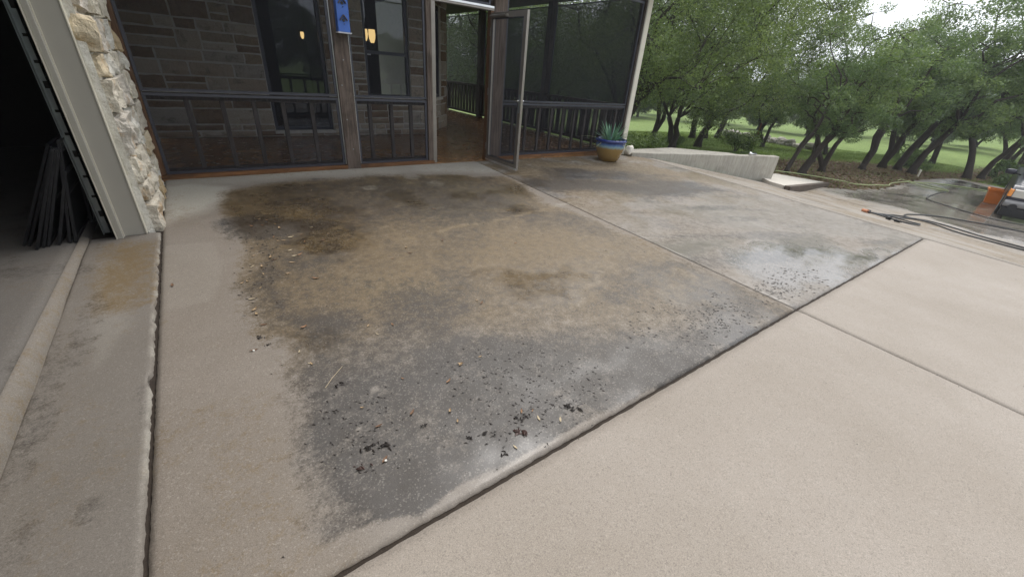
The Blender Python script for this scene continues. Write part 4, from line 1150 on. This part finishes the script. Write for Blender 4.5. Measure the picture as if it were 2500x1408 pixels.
mb.build('body', oran, tub)
MB().box(-.285, .285, -.345, -.30, .46, .52).box(-.285, .285, .30, .345, .46, .52).box(-.285, -.245, -.30, .30, .46, .52).box(.245, .285, -.30, .30, .46, .52).build('rim', oran, tub)
MB().box(-.22, .22, -.27, .27, .38, .39).build('contents', M['dark_wall'], tub)
tub.scale = (.8, .8, .8)
# ------------------------------------------------------------------ dark car at the right edge
def build_car(loc, rz):
    t = tag(empty('car', loc, rz), 'dark navy car with a grey bumper and amber corner lamp at the right edge', 'car')
    paint = NT('navy_paint'); paint = paint.done(paint.bsdf((.004, .005, .016), .3, .0, None, .6, Coat_Weight=.25, Coat_Roughness=.04))
    grey = simple('grey_bumper', (.20, .195, .195), .45, .1, 8, .1, .02, .001)
    blk = simple('black_trim', (.012, .012, .013), .6)
    glass = NT('car_glass'); glass = glass.done(glass.bsdf((.01, .012, .015), .05, 0, None, .8))
    lens = NT('lamp_lens'); lens = lens.done(lens.bsdf((.42, .40, .36), .15, .3, None, .7))
    amber = NT('amber_lens'); amber = amber.done(amber.bsdf((.70, .25, .04), .15, 0, None, .6))
    def ext(prof, y0, y1, name, mat, bev=.04, par=t, seg=3):
        n = len(prof)
        mb = MB().add([(x, y0, z) for x, z in prof] + [(x, y1, z) for x, z in prof], [tuple(range(n)), tuple(range(2 * n - 1, n - 1, -1))] + [((k + 1) % n, k, n + k, n + (k + 1) % n) for k in range(n)])
        o = mb.build(name, mat, par, smooth=True)
        if bev:
            b = o.modifiers.new('bevel', 'BEVEL'); b.width = bev; b.segments = seg; b.limit_method = 'ANGLE'; b.angle_limit = R(25)
            w = o.modifiers.new('wn', 'WEIGHTED_NORMAL')
        return o
    arch = [(1.18 + .43 * math.cos(a), .34 + .43 * math.sin(a)) for a in np.linspace(-.1, math.pi + .1, 10)]
    arch2 = [(x + 2.70, z) for x, z in arch]
    prof = [(.06, .34), (.02, .60), (.05, .84), (.20, .95), (1.20, 1.07), (4.45, 1.10), (4.62, .96), (4.64, .34)] + arch2 + arch
    body = ext(prof, -.87, .87, 'body', paint, .05)
    ext([(1.10, 1.05), (1.85, 1.58), (2.2, 1.66), (3.9, 1.64), (4.5, 1.08)], -.74, .74, 'cabin', paint, .08)
    MB().add([(1.155, -.70, 1.115), (1.155, .70, 1.115), (1.80, .62, 1.572), (1.80, -.62, 1.572)], [(0, 1, 2, 3)]).build('windshield', glass, t)
    for s in (-1, 1):
        q = [(1.45, s * .748, 1.14), (3.9, s * .748, 1.14), (3.65, s * .747, 1.54), (1.95, s * .747, 1.54)]
        MB().add(q, [(0, 1, 2, 3) if s < 0 else (3, 2, 1, 0)]).build('side_window', glass, t)
        h = ext([(.008, .66), (.03, .85), (.16, .88), (.16, .66)], s * .47 if s > 0 else -.79, s * .79 if s > 0 else -.47, 'headlight', lens, .015)
        ext([(.02, .67), (.04, .85), (.24, .87), (.24, .67)], *( (.795, .878) if s > 0 else (-.878, -.795)), 'corner_lamp', amber, .012)
        MB().tube([(-.105, s * .66, .43), (-.090, s * .66, .43)], .085, 16).build('fog_recess', blk, t)
        wl_ = MB()
        for x in (1.18, 3.88):
            wh = MB().tube([(x, s * .66, .34), (x, s * .68, .34), (x, s * .86, .34), (x, s * .88, .34)], [.31, .345, .345, .31], 24).build('wheel', blk, t, smooth=False)
            MB().tube([(x, s * .872, .34), (x, s * .890, .34)], [.22, .20], 18).build('rim', M['galv'], wh)
        m = MB().tube([(1.50, s * .82, 1.10), (1.46, s * .93, 1.13)], [.022, .022], 8).build('mirror', blk, t)
        mh = link('mirror_shell', rough_block(.13, .24, .15, random.Random(2), .0, 5, .6), paint, m); mh.location = (1.45, s * 1.03, 1.16)
        mh.data.polygons.foreach_set('use_smooth', [True] * len(mh.data.polygons))
    ext([(-.09, .42), (-.10, .57), (.05, .60), (.3, .60), (.3, .42)], -.862, .862, 'bumper', grey, .05)
    ext([(-.05, .17), (-.07, .412), (.3, .412), (.3, .17)], -.84, .84, 'valance', blk, .03)
    MB().box(-.112, -.095, -.40, .40, .40, .50).build('air_intake', blk, t)
    ext([(-.01, .63), (.02, .86), (.12, .88), (.12, .63)], -.44, .44, 'grille_surround', M['chrome'], .02)
    g = MB().box(-.020, .0, -.38, .38, .66, .83).build('grille', blk, t)
    for k in range(5): MB().box(-.030, -.021, -.38, .38, .675 + k * .033, .685 + k * .033).build('bar', M['chrome'], g)
    return t
build_car((16.08, .06, zg(17.0, .1) - .01), R(5)).scale = (.94, .94, .94)

# ------------------------------------------------------------------ trees
def mk_leaf(name, cols, tr=.35):
    t = NT(name); g = t.n('ShaderNodeNewGeometry')
    rnd = g.outputs['Random Per Island']
    big = t.noise(g.outputs['Position'], 1.1, 3)
    obj = t.n('ShaderNodeObjectInfo').outputs['Random']
    c = t.ramp(t.math('ADD', t.math('MULTIPLY', rnd, .45), t.math('MULTIPLY', t.ramp(big, [(.3, 0), (.7, 1)]), .55)), [(i / (len(cols) - 1), k) for i, k in enumerate(cols)])
    c = t.mix(1.0, c, t.ramp(obj, [(0, (.85, .90, .90)), (1, (1.12, 1.08, 1.0))]), 'MULTIPLY')
    d = t.n('ShaderNodeBsdfDiffuse'); t.l(c, d.inputs[0])
    tl = t.n('ShaderNodeBsdfTranslucent'); t.l(t.mix(1.0, c, (1.25, 1.25, .75), 'MULTIPLY'), tl.inputs[0])
    gl = t.n('ShaderNodeBsdfGlossy'); gl.inputs['Roughness'].default_value = .45
    m1 = t.n('ShaderNodeMixShader'); m1.inputs[0].default_value = tr; t.l(d.outputs[0], m1.inputs[1]); t.l(tl.outputs[0], m1.inputs[2])
    m2 = t.n('ShaderNodeMixShader'); m2.inputs[0].default_value = .06; t.l(m1.outputs[0], m2.inputs[1]); t.l(gl.outputs[0], m2.inputs[2])
    return t.done(m2.outputs[0])
M['leaf'] = mk_leaf('oak_leaves', [(.030, .052, .018), (.075, .125, .038), (.135, .205, .060), (.22, .30, .095)])
M['leaf_near'] = mk_leaf('near_oak_leaves', [(.036, .058, .016), (.095, .145, .036), (.175, .245, .062), (.29, .36, .11)])
M['leaf_far'] = mk_leaf('far_leaves', [(.065, .09, .045), (.10, .14, .065), (.14, .185, .09)])
def mk_bark():
    t = NT('oak_bark'); v = t.geo_pos()
    n = t.noise(t.map(v, (9, 9, 2.2)), 4, 6, .7, .5)
    c = t.mix(n, (.022, .018, .015), (.085, .071, .060))
    return t.done(t.bsdf(c, .95, 0, t.bump(n, .9, .03), .2))
M['bark'] = mk_bark()

def leaf_cloud(centers, radii, counts, size, seed, flat=.8):
    """many small pointed leaf faces spread through clumps"""
    r = np.random.RandomState(seed)
    P = []
    for c, rad, n in zip(centers, radii, counts):
        d = r.normal(size=(n, 3)); d /= np.linalg.norm(d, axis=1)[:, None]
        q = r.uniform(.25, 1.0, n) ** .5
        q *= 1 + .35 * (r.uniform(size=n) ** 4)
        p = d * q[:, None] * np.array([rad, rad, rad * flat])
        P.append(p + np.array(c))
    P = np.concatenate(P); n = len(P)
    a = r.normal(size=(n, 3)); a[:, 2] -= .25; a /= np.linalg.norm(a, axis=1)[:, None]
    b = r.normal(size=(n, 3)); b -= a * (a * b).sum(1)[:, None]; b /= np.linalg.norm(b, axis=1)[:, None]
    L = size * r.uniform(.6, 1.35, n)[:, None]; W = L * .46
    V = np.stack([P - a * L * .5, P + b * W * .5 - a * L * .05, P + a * L * .5, P - b * W * .5 - a * L * .05], 1).reshape(-1, 3)
    F = np.arange(n * 4).reshape(n, 4)
    return V, F

def make_tree(seed, H, crown_r, clear, lobes, per, leaf, trunk_r, forks=1, lean=(0, 0), shape='round', off=(0, 0)):
    rng = random.Random(seed)
    tb = MB()
    stems = []
    tops = []
    for k in range(forks):
        a = rng.uniform(0, 6.28) if forks == 1 else k * 2 * math.pi / forks + rng.uniform(-.5, .5)
        sp = 0 if forks == 1 else rng.uniform(.25, .55)
        p0 = Vector((0, 0, -.25)); p1 = Vector((rng.uniform(-.04, .04), rng.uniform(-.04, .04), .2))
        pts = [p0, p1]
        for s in (.35, .65, 1.0):
            pts.append(Vector((math.cos(a) * sp * s * clear * .9 + lean[0] * s + rng.uniform(-.09, .09), math.sin(a) * sp * s * clear * .9 + lean[1] * s + rng.uniform(-.09, .09), clear * s + .25)))
        rr = trunk_r * (1 if forks == 1 else .74)
        tb.tube(pts, [rr * 2.1, rr * 1.12, rr * .92, rr * .82, rr * .72], 9)
        tops.append((pts[-1], rr * .72))
    cen = []; rad = []
    zc = (clear + H) / 2; hz = (H - clear) / 2
    tries = 0
    while len(cen) < lobes and tries < 5000:
        tries += 1
        d = Vector((rng.gauss(0, 1), rng.gauss(0, 1), rng.gauss(0, 1))).normalized()
        q = rng.uniform(.2, 1) ** .45
        p = Vector((d.x * crown_r * q + lean[0] * 1.3 + off[0], d.y * crown_r * q + lean[1] * 1.3 + off[1], zc + d.z * hz * q))
        if shape == 'umbrella' and p.z < zc and math.hypot(p.x, p.y) < crown_r * .35: continue
        rl = rng.uniform(.26, .58) * crown_r / 2.6
        if any((p - Vector(c)).length < .45 * rl for c in cen): continue
        cen.append(tuple(p)); rad.append(rl)
    # a few crooked main limbs, thin boughs from them to the clumps
    pool = sorted(range(len(cen)), key=lambda q: -(Vector(cen[q]) - tops[0][0]).length)
    anchors = [pool[0]]
    while len(anchors) < min(5 + 2 * forks, len(cen)):
        anchors.append(max(pool, key=lambda q: min((Vector(cen[q]) - Vector(cen[k])).length for k in anchors)))
    limb_pts = []
    for q in anchors:
        c = Vector(cen[q])
        top, tr = min(tops, key=lambda t_: (t_[0] - c).length)
        L = (c - top).length
        pts = [top]
        side = Vector((rng.gauss(0, 1), rng.gauss(0, 1), 0)).normalized()
        for k in range(1, 7):
            s = k / 6
            p = top.lerp(c, s * .92) + Vector((0, 0, .16 * L * math.sin(s * math.pi))) + side * (.10 * L * math.sin(s * 5.2)) + Vector((rng.uniform(-.05, .05), rng.uniform(-.05, .05), rng.uniform(-.05, .05))) * L
            pts.append(p)
        r0 = min(tr * .62, .03 + .016 * L)
        tb.tube(pts, [r0 * (1 - .13 * k) for k in range(7)], 6, False)
        limb_pts += pts[2:]
    for c, rl in zip(cen, rad):
        c = Vector(c)
        p = min(limb_pts, key=lambda q: (q - c).length)
        L = (c - p).length
        if L < .15: continue
        m = p.lerp(c, .5) + Vector((rng.uniform(-.12, .12), rng.uniform(-.12, .12), rng.uniform(-.05, .14))) * L
        tb.tube([p, m, c], [.014 + .006 * L, .010, .004], 4, False)
        for q in range(2):
            e = c + Vector((rng.gauss(0, 1), rng.gauss(0, 1), rng.gauss(0, .7))).normalized() * rl
            tb.tube([m.lerp(c, .6), c.lerp(e, .5) + Vector((0, 0, .03)), e], [.006, .004, .002], 3, False)
    cnt = [int(per * (r_ / (.50 * crown_r / 2.6)) ** 2) for r_ in rad]
    V, F = leaf_cloud(cen, rad, cnt, leaf, seed + 100)
    return tb.mesh('trunk', True), np_mesh('crown', V, F)

VAR = {
    'a': make_tree(1, 5.0, 2.0, 1.60, 44, 560, .072, .15, 1, (.22, -.45)),
    'b': make_tree(2, 5.4, 2.3, 1.70, 46, 560, .076, .17, 2, (.1, -.15)),
    'c': make_tree(3, 6.2, 2.6, 1.9, 48, 560, .085, .16, 2, (.3, .1)),
    'd': make_tree(4, 6.0, 2.3, 2.0, 38, 520, .085, .14, 1, (.5, .2)),
    'e': make_tree(5, 7.5, 3.6, 1.4, 90, 560, .12, .20, 2, (-.2, .2)),
    'n': make_tree(6, 8.0, 4.6, 1.25, 165, 850, .068, .24, 3, (.3, -.3), off=(.6, -.6)),
    'm': make_tree(7, 6.6, 3.4, .9, 110, 740, .068, .15, 2, (.2, .2)),
    'f': make_tree(8, 7.0, 4.0, 1.0, 90, 380, .20, .22, 2, (0, 0)),
    'g': make_tree(9, 5.2, 3.8, .6, 90, 380, .20, .18, 3, (0, 0)),
    'w': make_tree(10, 6.4, 2.6, 2.4, 40, 430, .085, .09, 1, (.7, .3)),
}
def tree(var, x, y, s, rz, label, group=None, name='oak_tree', leaf='leaf', sz=None, z=None):
    t = tag(empty(name, (x, y, (z_soil(x, y) if z is None else z)), R(rz)), label, 'tree', group)
    t.scale = (s, s, sz or s)
    tk, cr = VAR[var]
    link('trunk', tk, M['bark'], t)
    o = link('crown', cr, None, t)
    if not cr.materials: cr.materials.append(M[leaf])
    if cr.materials[0] != M[leaf]:
        o.material_slots[0].link = 'OBJECT'; o.material_slots[0].material = M[leaf]
    return t
GM = 'oaks of the grove beside the drive'
tree('w', 14.45, 5.35, .68, -60, 'slender curving oak nearest the retaining wall end', GM)
tree('a', 14.98, 5.10, .68, 0, 'thick trunked oak second from the retaining wall, leaning right', GM)
tree('b', 17.44, 5.40, .68, 100, 'dark forked oak just right of the thick trunked one', GM)
tree('c', 21.1, 5.20, .82, 20, 'oak with a V shaped double trunk in the middle of the grove', GM)
tree('b', 23.3, 5.10, .92, 200, 'thin twin stemmed oak right of the V shaped one', GM)
tree('d', 23.75, 4.66, .90, -80, 'leaning oak rising from the dark low bush', GM)
tree('d', 23.4, 4.10, .90, -100, 'single leaning oak closest to the white stake', GM)
tree('a', 26.2, 2.85, .86, 150, 'oak with a thick kinked trunk at the far corner of the drive', GM)
tree('d', 27.7, 2.55, .80, -110, 'slim oak leaning right behind the end of the drive', GM)
tree('d', 30.0, 2.45, .85, -60, 'second slim leaning oak behind the end of the drive', GM)
tree('b', 34.2, 2.5, .85, 60, 'dark oak behind the leaning pair above the car mirror', GM)
tree('c', 36.0, 2.25, .9, 300, 'farthest oak of the grove at the right edge above the car', GM)
tree('e', 31.5, 6.6, .66, 30, 'spreading oak behind the middle of the grove', GM)
tree('w', 20.5, 6.8, 1.0, 10, 'airy tall oak with sky showing through above the grove', GM)
tree('w', 27.0, 5.2, 1.22, 250, 'airy thin limbed oak against the sky, upper right', GM)
tree('w', 31.0, 4.9, 1.25, 130, 'airy loose crowned oak rising behind the leaning pair', GM)
GB = 'small oaks out in the field'
tree('a', 27.0, 9.8, .66, 10, 'small field oak left of the grove beyond the rubble wall', GB)
tree('b', 26.3, 8.6, .62, 80, 'small field oak seen between the two nearest grove trunks', GB)
tree('a', 25.7, 8.1, .60, 200, 'small leaning field oak behind the dark forked trunk', GB)
GL = 'oaks on the lawn behind the retaining wall'
tree('n', 12.55, 11.0, .98, 0, 'big near oak whose leafy boughs overhang the retaining wall', GL, leaf='leaf_near')
tree('m', 15.8, 10.4, 1.08, 120, 'low branched oak with foliage drooping to the lawn', GL, leaf='leaf_near')
tree('m', 19.4, 11.4, 1.16, 220, 'leafy oak behind the small lawn shrub', GL, leaf='leaf_near')
tree('c', 21.3, 15.4, 1.1, 0, 'oak trunk on the lawn right of the porch corner board', GL)
tree('e', 20.8, 17.5, .95, 70, 'dark oak trunk directly beside the porch corner board', GL)
tree('d', 24.6, 15.0, 1.15, 190, 'straight lawn oak in the middle distance above the landing', GL)
tree('b', 26.2, 15.1, 1.15, 30, 'lawn oak just right of the straight one above the landing', GL)
tree('d', 28.4, 15.4, 1.2, -40, 'leaning lawn oak at the left end of the rubble wall', GL)
tree('a', 25.6, 11.75, .82, 20, 'lawn oak with an upright trunk in front of the rubble wall', GL)
tree('b', 25.3, 11.05, .72, 130, 'leaning oak beside the upright one in front of the rubble wall', GL)
tree('n', 15.0, 19.0, .85, 140, 'spreading oak seen through the open porch doorway', 'oaks behind the porch')
tree('m', 11.0, 16.5, .95, 60, 'oak with dark twisting limbs behind the porch railing', 'oaks behind the porch')
tree('n', 20.5, 24.5, .9, 250, 'oak behind the right-hand porch screen', 'oaks behind the porch')
tree('m', 11.5, 22.5, 1.15, 10, 'oak at the left of the view through the porch doorway', 'oaks behind the porch')
rng = random.Random(21)
for i in range(22):
    az = R(-12 + i * 3.6 + rng.uniform(-1, 1)); d = rng.uniform(47, 60)
    tree('f' if i % 2 else 'g', d * math.cos(az), d * math.sin(az), rng.uniform(.62, .82), rng.uniform(0, 360), 'distant hazy tree in the line beyond the field', 'distant tree line', leaf='leaf_far')
for i in range(14):
    az = R(-10 + i * 5.6 + rng.uniform(-1, 1)); d = rng.uniform(75, 110)
    tree('f', d * math.cos(az), d * math.sin(az), rng.uniform(.85, 1.15), rng.uniform(0, 360), 'distant hazy tree in the line beyond the field', 'distant tree line', leaf='leaf_far')
for i in range(7):
    tree('f' if i % 2 else 'g', 2 + i * 5.5 + rng.uniform(-1, 1), -36 + rng.uniform(-4, 4), rng.uniform(.9, 1.2), rng.uniform(0, 360), 'tree of the row mirrored in the right-hand house window', 'trees mirrored in the window', leaf='leaf_far')

# ------------------------------------------------------------------ shrubs
def shrub(x, y, r, h, n, leaf, label, mat, stem=True, seed=1, z=None):
    t = tag(empty('shrub', (x, y, z_soil(x, y) if z is None else z)), label, 'shrub')
    rg = random.Random(seed); cen = []; rad = []; mb = MB()
    for k in range(n):
        a = rg.uniform(0, 6.28); q = rg.uniform(0, 1) ** .5 * r * .7
        c = Vector((math.cos(a) * q, math.sin(a) * q, rg.uniform(.25, .85) * h)); cen.append(tuple(c)); rad.append(r * rg.uniform(.28, .45))
        mb.tube([(0, 0, -.05), (c.x * .4, c.y * .4, c.z * .6), c], [.014, .01, .004], 5)
    V, F = leaf_cloud(cen, rad, [int(260)] * n, leaf, seed + 5, .8)
    mb.build('stem', M['bark'], t)
    link('foliage', np_mesh('foliage', V, F), mat, t)
    return t
s_ = shrub(20.1, 9.9, .95, 1.0, 11, .10, 'round pale green shrub on the lawn with a reddish stake beside it', M['leaf_near'], seed=2)
tag(MB().tube([(21.1, 9.62, z_soil(21.1, 9.62) - .1), (21.15, 9.6, z_soil(21.1, 9.62) + 1.3)], [.035, .025], 8).build('garden_stake', simple('reddish_stake', (.16, .06, .035), .8)), 'thin reddish stake standing beside the pale lawn shrub', 'stake')
shrub(17.1, 11.2, .55, .6, 7, .09, 'small dark shrub at the foot of the drooping oak', M['leaf'], seed=3)
shrub(9.9, 7.4, .62, .55, 10, .06, 'low bright green groundcover clump next to the porch corner', M['leaf_near'], seed=4)
shrub(26.2, 5.0, .95, .75, 8, .10, 'dark low bush behind the leaning grove oaks', M['leaf'], seed=5)
shrub(29.2, 1.9, .8, .9, 8, .10, 'weedy green bush at the far corner of the drive', M['leaf'], seed=6)
shrub(26.9, 1.7, .6, .5, 7, .09, 'low weeds behind the orange tub at the drive edge', M['leaf'], seed=7)

# ------------------------------------------------------------------ tumbled dry stone wall in the field
lw = tag(empty('rubble_wall', (29.0, 11.0, z_soil(29.0, 11.0))), 'low tumbled dry stone wall crossing the field behind the grove', 'wall')
base_stones = [rough_block(1, .8, .6, random.Random(30 + k), .08, 2, .5) for k in range(6)]
rng = random.Random(9)
for i in range(120):
    s = rng.uniform(0, 1)
    x = 32.8 - s * 4.6 + rng.uniform(-.2, .2); y = 17.2 - s * 8.2 + rng.uniform(-.25, .25)
    k = rng.uniform(.25, .48); lv = rng.random() < .3
    o = link('stone', base_stones[i % 6], M['fieldstone'], lw)
    o.location = (x - 29.0, y - 11.0, z_soil(x, y) + k * (.22 if not lv else .62) - z_soil(29.0, 11.0))
    o.rotation_euler = (rng.uniform(-.3, .3), rng.uniform(-.3, .3), rng.uniform(0, 6.28)); o.scale = (k, k, k)

# ------------------------------------------------------------------ grass and leaf litter
def grass(n, seed, name, mat, hrange, wid, region, keep, label, cat, flat=False):
    r = np.random.RandomState(seed)
    X = r.uniform(region[0], region[1], n); Y = r.uniform(region[2], region[3], n)
    k = keep(X, Y, r); X = X[k]; Y = Y[k]; n = len(X)
    Z = ZG(X, Y) - .035 + (fbm(X * .8, Y * .8, 3) - .5) * .10
    a = r.uniform(0, 6.28, n)
    if not flat:
        h = r.uniform(*hrange, n) * (.6 + .8 * fbm(X * .7, Y * .7, 12)); lean = r.uniform(.1, .6, n) * h; b = r.uniform(0, 6.28, n)
        V = np.stack([np.stack([X - np.cos(a) * wid, Y - np.sin(a) * wid, Z - .01], 1), np.stack([X + np.cos(a) * wid, Y + np.sin(a) * wid, Z - .01], 1), np.stack([X + np.cos(b) * lean, Y + np.sin(b) * lean, Z + h], 1)], 1).reshape(-1, 3)
        F = np.arange(n * 3).reshape(n, 3)
    else:
        L = r.uniform(*hrange, n); w = L * wid
        tz = r.uniform(.0, .03, n)
        ca, sa = np.cos(a), np.sin(a)
        V = np.stack([np.stack([X - ca * L, Y - sa * L, Z + .012 + tz], 1), np.stack([X + sa * w, Y - ca * w, Z + .006], 1), np.stack([X + ca * L, Y + sa * L, Z + .016], 1), np.stack([X - sa * w, Y + ca * w, Z + .012 + tz], 1)], 1).reshape(-1, 3)
        F = np.arange(n * 4).reshape(n, 4)
    tag(link(name, np_mesh(name, V, F), mat), label, cat, kind='stuff')
M['blade'] = mk_leaf('grass_blades', [(.08, .125, .032), (.13, .20, .055), (.185, .26, .075), (.22, .25, .10)], .3)
M['litter'] = mk_leaf('dead_leaves', [(.05, .030, .018), (.11, .066, .036), (.17, .105, .06), (.22, .15, .09)], .1)
def keep_grass(X, Y, r):
    e = np.interp(X, EDGE_X, EDGE_Y)
    ok = (Y > np.where(X < 25.2, e + .05, -9))
    ok &= ~((X < 11.1) & (Y < 6.1 - np.clip(X - 8.9, 0, 9) * .62)) & (X > 8.2)
    ok &= poly_sd(X, Y, wk) < -.02
    lit = poly_sd(X, Y, LITTER)
    ok &= r.uniform(size=len(X)) < np.where(lit > .2, .22, 1.0)
    return ok
grass(150000, 1, 'lawn_grass', M['blade'], (.03, .085), .010, (8.3, 32, 1.5, 19), keep_grass, 'short green lawn grass between the oaks', 'grass')
def keep_lit(X, Y, r):
    e = np.interp(X, EDGE_X, EDGE_Y)
    ok = (Y > np.where(X < 25.2, e - .10, 1.6)) & (poly_sd(X, Y, wk) < .0) & ~((X < 11.2) & (Y < 5.0))
    return ok & (poly_sd(X, Y, LITTER) > r.uniform(-.5, .5, len(X)))
grass(26000, 2, 'leaf_litter', M['litter'], (.025, .05), .5, (10, 34, 2, 9), keep_lit, 'brown dead oak leaves lying under the grove', 'leaves', True)

# ------------------------------------------------------------------ leaves, clumps and crumbs on the concrete
rng = random.Random(17)
def curled_leaf(L, w, curl, seed):
    rg = random.Random(seed); V = []; F = []
    for i in range(5):
        s = i / 4 - .5
        ww = w * (1 - (2 * s) ** 2) * .5 + .0008
        zc = curl * (2 * s) ** 2
        V += [(s * L, -ww, zc + curl * .5), (s * L, 0, zc + .0008), (s * L, ww, zc + curl * .6 * rg.uniform(.6, 1.3))]
    for i in range(4):
        b = i * 3
        F += [(b, b + 3, b + 4, b + 1), (b + 1, b + 4, b + 5, b + 2)]
    me = bpy.data.meshes.new('fallen_leaf'); me.from_pydata(V, [], F); me.update(); return me
lm = [simple('dry_leaf_tan', (.36, .25, .14), .7, 0, 60, .3), simple('dry_leaf_pale', (.42, .34, .22), .7, 0, 60, .3), simple('dry_leaf_rust', (.26, .14, .07), .7, 0, 60, .3), simple('dry_leaf_brown', (.14, .075, .04), .7, 0, 60, .3)]
lmesh = []
for k in range(8):
    me = curled_leaf(.052 + .008 * (k % 3), .017 + .003 * (k % 2), .004 + .004 * (k % 4) / 2, k); me.materials.append(lm[[0, 1, 2, 0, 1, 3, 2, 0][k]]); lmesh.append(me)
LN = [('tan', 0), ('pale', 1), ('rusty', 2), ('tan', 0), ('pale', 1), ('dark brown', 3), ('rusty', 2), ('tan', 0)]
for i, (x, y) in enumerate(LEAVES):
    if y > 5.80: y = 5.81
    k = rng.randrange(8)
    o = link('fallen_leaf', lmesh[k])
    near = .7 if y < 2.2 else 1.0
    s = rng.uniform(.45, .90) * near
    o.scale = (s, s, s)
    o.location = (x, y, zg(x, y) + .003); o.rotation_euler = (rng.uniform(-.12, .12), rng.uniform(-.12, .12), rng.uniform(0, 6.28))
    tag(o, 'small ' + LN[k][0] + ' dead oak leaf lying on the stained slab', 'leaf', LN[k][0] + ' dead leaves on the slab')
# dark sodden leaf clumps
def clump(L, w, h, seed, nb=9):
    rg = random.Random(seed); mb = MB()
    for k in range(nb):
        cx, cy = rg.gauss(0, L * .28), rg.gauss(0, w * .28); a = rg.gauss(0, .7); l = L * rg.uniform(.12, .34); ww = l * rg.uniform(.2, .45)
        ca, sa = math.cos(a), math.sin(a)
        P = lambda u, v, z: (cx + u * ca - v * sa, cy + u * sa + v * ca, z)
        z0 = rg.uniform(.001, h)
        mb.add([P(-l, 0, .001), P(-l * .2, -ww, z0), P(l, 0, z0 * .6), P(l * .1, ww, z0 * 1.2), P(0, 0, z0 * 1.8 + .001)], [(0, 1, 4), (1, 2, 4), (2, 3, 4), (3, 0, 4)])
    return mb
M['sodden'] = simple('sodden_leaf', (.022, .016, .013), .55, 0, 60, .5)
M['sodden_red'] = simple('sodden_red_leaf', (.055, .028, .022), .55, 0, 60, .4)
CL = ['long dark bark scrap near the wide joint, farthest right of the sodden clumps', 'dark reddish sodden clump beside the wide joint', 'black branching debris clump in the lower middle of the stain', 'thin black debris curl left of the branching clump', 'small reddish debris clump lowest in the dark stain', 'dark twig like scrap above the reddish clump', 'curved dark scrap near two pale seeds', 'lone dark curl in the centre of the dark stain', 'black scrap lying closest to the pale wavy edge', 'thin dark curl at the upper left of the dark stain', 'dark fuzzy scrap at the stain left margin', 'dark pair of scraps left of the reddish clump', 'short black scrap left of the dark pair', 'oval dark scrap just right of a white pebble']
for i, (x, y) in enumerate(CLUMPS):
    L = [.075, .062, .06, .055, .05, .05, .055, .035, .035, .05, .06, .05, .04, .035][i]
    o = clump(L, L * .6, .007, 50 + i, 11 if i < 4 else 7).build('debris_clump', M['sodden_red'] if i in (1, 4) else M['sodden'])
    o.location = (x, y, zg(x, y) + .001); o.rotation_euler = (0, 0, R(-35) + rng.uniform(-.4, .4))
    tag(o, CL[i], 'debris')
def crumbs():
    rg = np.random.RandomState(4); V = []; F = []
    from_poly = []
    dens = {'c1': 120, 'c2': 170, 'c3': 150, 'c4': 260, 'c5': 90, 'c6': 110, 'c7': 90, 'c8': 80}
    pts = []
    for k, n in dens.items():
        P = np.array(DEB[k]); lo, hi = P.min(0) - .08, P.max(0) + .08
        q = rg.uniform(lo, hi, (n * 5, 2)); sdv = poly_sd(q[:, 0], q[:, 1], DEB[k])
        q = q[(sdv > rg.normal(0, .06, len(q)))][:n]
        sc_ = 1.0 if k in ('c4', 'c5', 'c7') else (1.35 if k in ('c1', 'c2') else 1.5)
        pts += [(a, b, sc_) for a, b in q]
    q = np.stack([rg.uniform(-.1, 7.2, 420), rg.uniform(.9, 5.3, 420)], 1)
    pts += [(a, b, .8) for a, b in q]
    pts += [(a, b, .6) for a, b in np.stack([rg.uniform(.2, 7.2, 45), rg.uniform(-1.2, .8, 45)], 1)]
    for x, y, s in pts:
        l = s * rg.uniform(.003, .013); w = l * rg.uniform(.15, .35); a = rg.normal(-.5, .6); ca, sa = math.cos(a), math.sin(a)
        z = zg(x, y) + .0015; b = len(V); h = rg.uniform(.002, .006)
        bend = rg.normal(0, .35) * l
        V += [(x - l * ca, y - l * sa, z), (x + w * sa - bend * sa, y - w * ca + bend * ca, z), (x + l * ca, y + l * sa, z), (x - w * sa - bend * sa, y + w * ca + bend * ca, z), (x - bend * sa, y + bend * ca, z + h)]
        F += [(b, b + 1, b + 4), (b + 1, b + 2, b + 4), (b + 2, b + 3, b + 4), (b + 3, b, b + 4)]
    tag(link('debris_crumbs', np_mesh('debris_crumbs', V, F), M['sodden']), 'tiny black crumbs of rotted leaf washed across the slabs', 'debris', kind='stuff')
crumbs()
tw = [(.08, 1.795), (.13, 1.86), (.20, 1.93)]
tag(MB().tube([(x, y, zg(x, y) + .004) for x, y in ((.215, 1.745), (.262, 1.80), (.33, 1.865))], [.0022, .002, .0015], 6).build('twig', simple('dry_twig', (.36, .29, .2), .8)), 'thin pale straight twig lying at the left of the dark stain', 'twig')
peb = simple('white_pebble', (.68, .66, .6), .8)
for i, (x, y, lb_) in enumerate(((-.04, 2.22, 'tiny white pebble on bare concrete left of the stain'), (.32, 1.19, 'tiny white pebble in the lower dark stain'))):
    o = link('pebble', rough_block(.012 if i < 2 else .05, .011 if i < 2 else .07, .007 if i < 2 else .006, random.Random(i), .001, 2, .7), peb)
    o.location = (x, y, zg(x, y) + .004 if i < 2 else -.025); tag(o, lb_, 'pebble')

# ------------------------------------------------------------------ damp air
def haze():
    t = NT('damp_air'); v = t.n('ShaderNodeVolumePrincipled')
    v.inputs['Color'].default_value = (.93, .96, 1.0, 1); v.inputs['Density'].default_value = .0013; v.inputs['Anisotropy'].default_value = .2
    t.l(v.outputs[0], t.out.inputs['Volume'])
    tag(MB().box(-405, 415, -405, 415, -9, 14).build('haze', t.m), 'thin pale mist over the field and far trees', 'haze', kind='stuff')
haze()
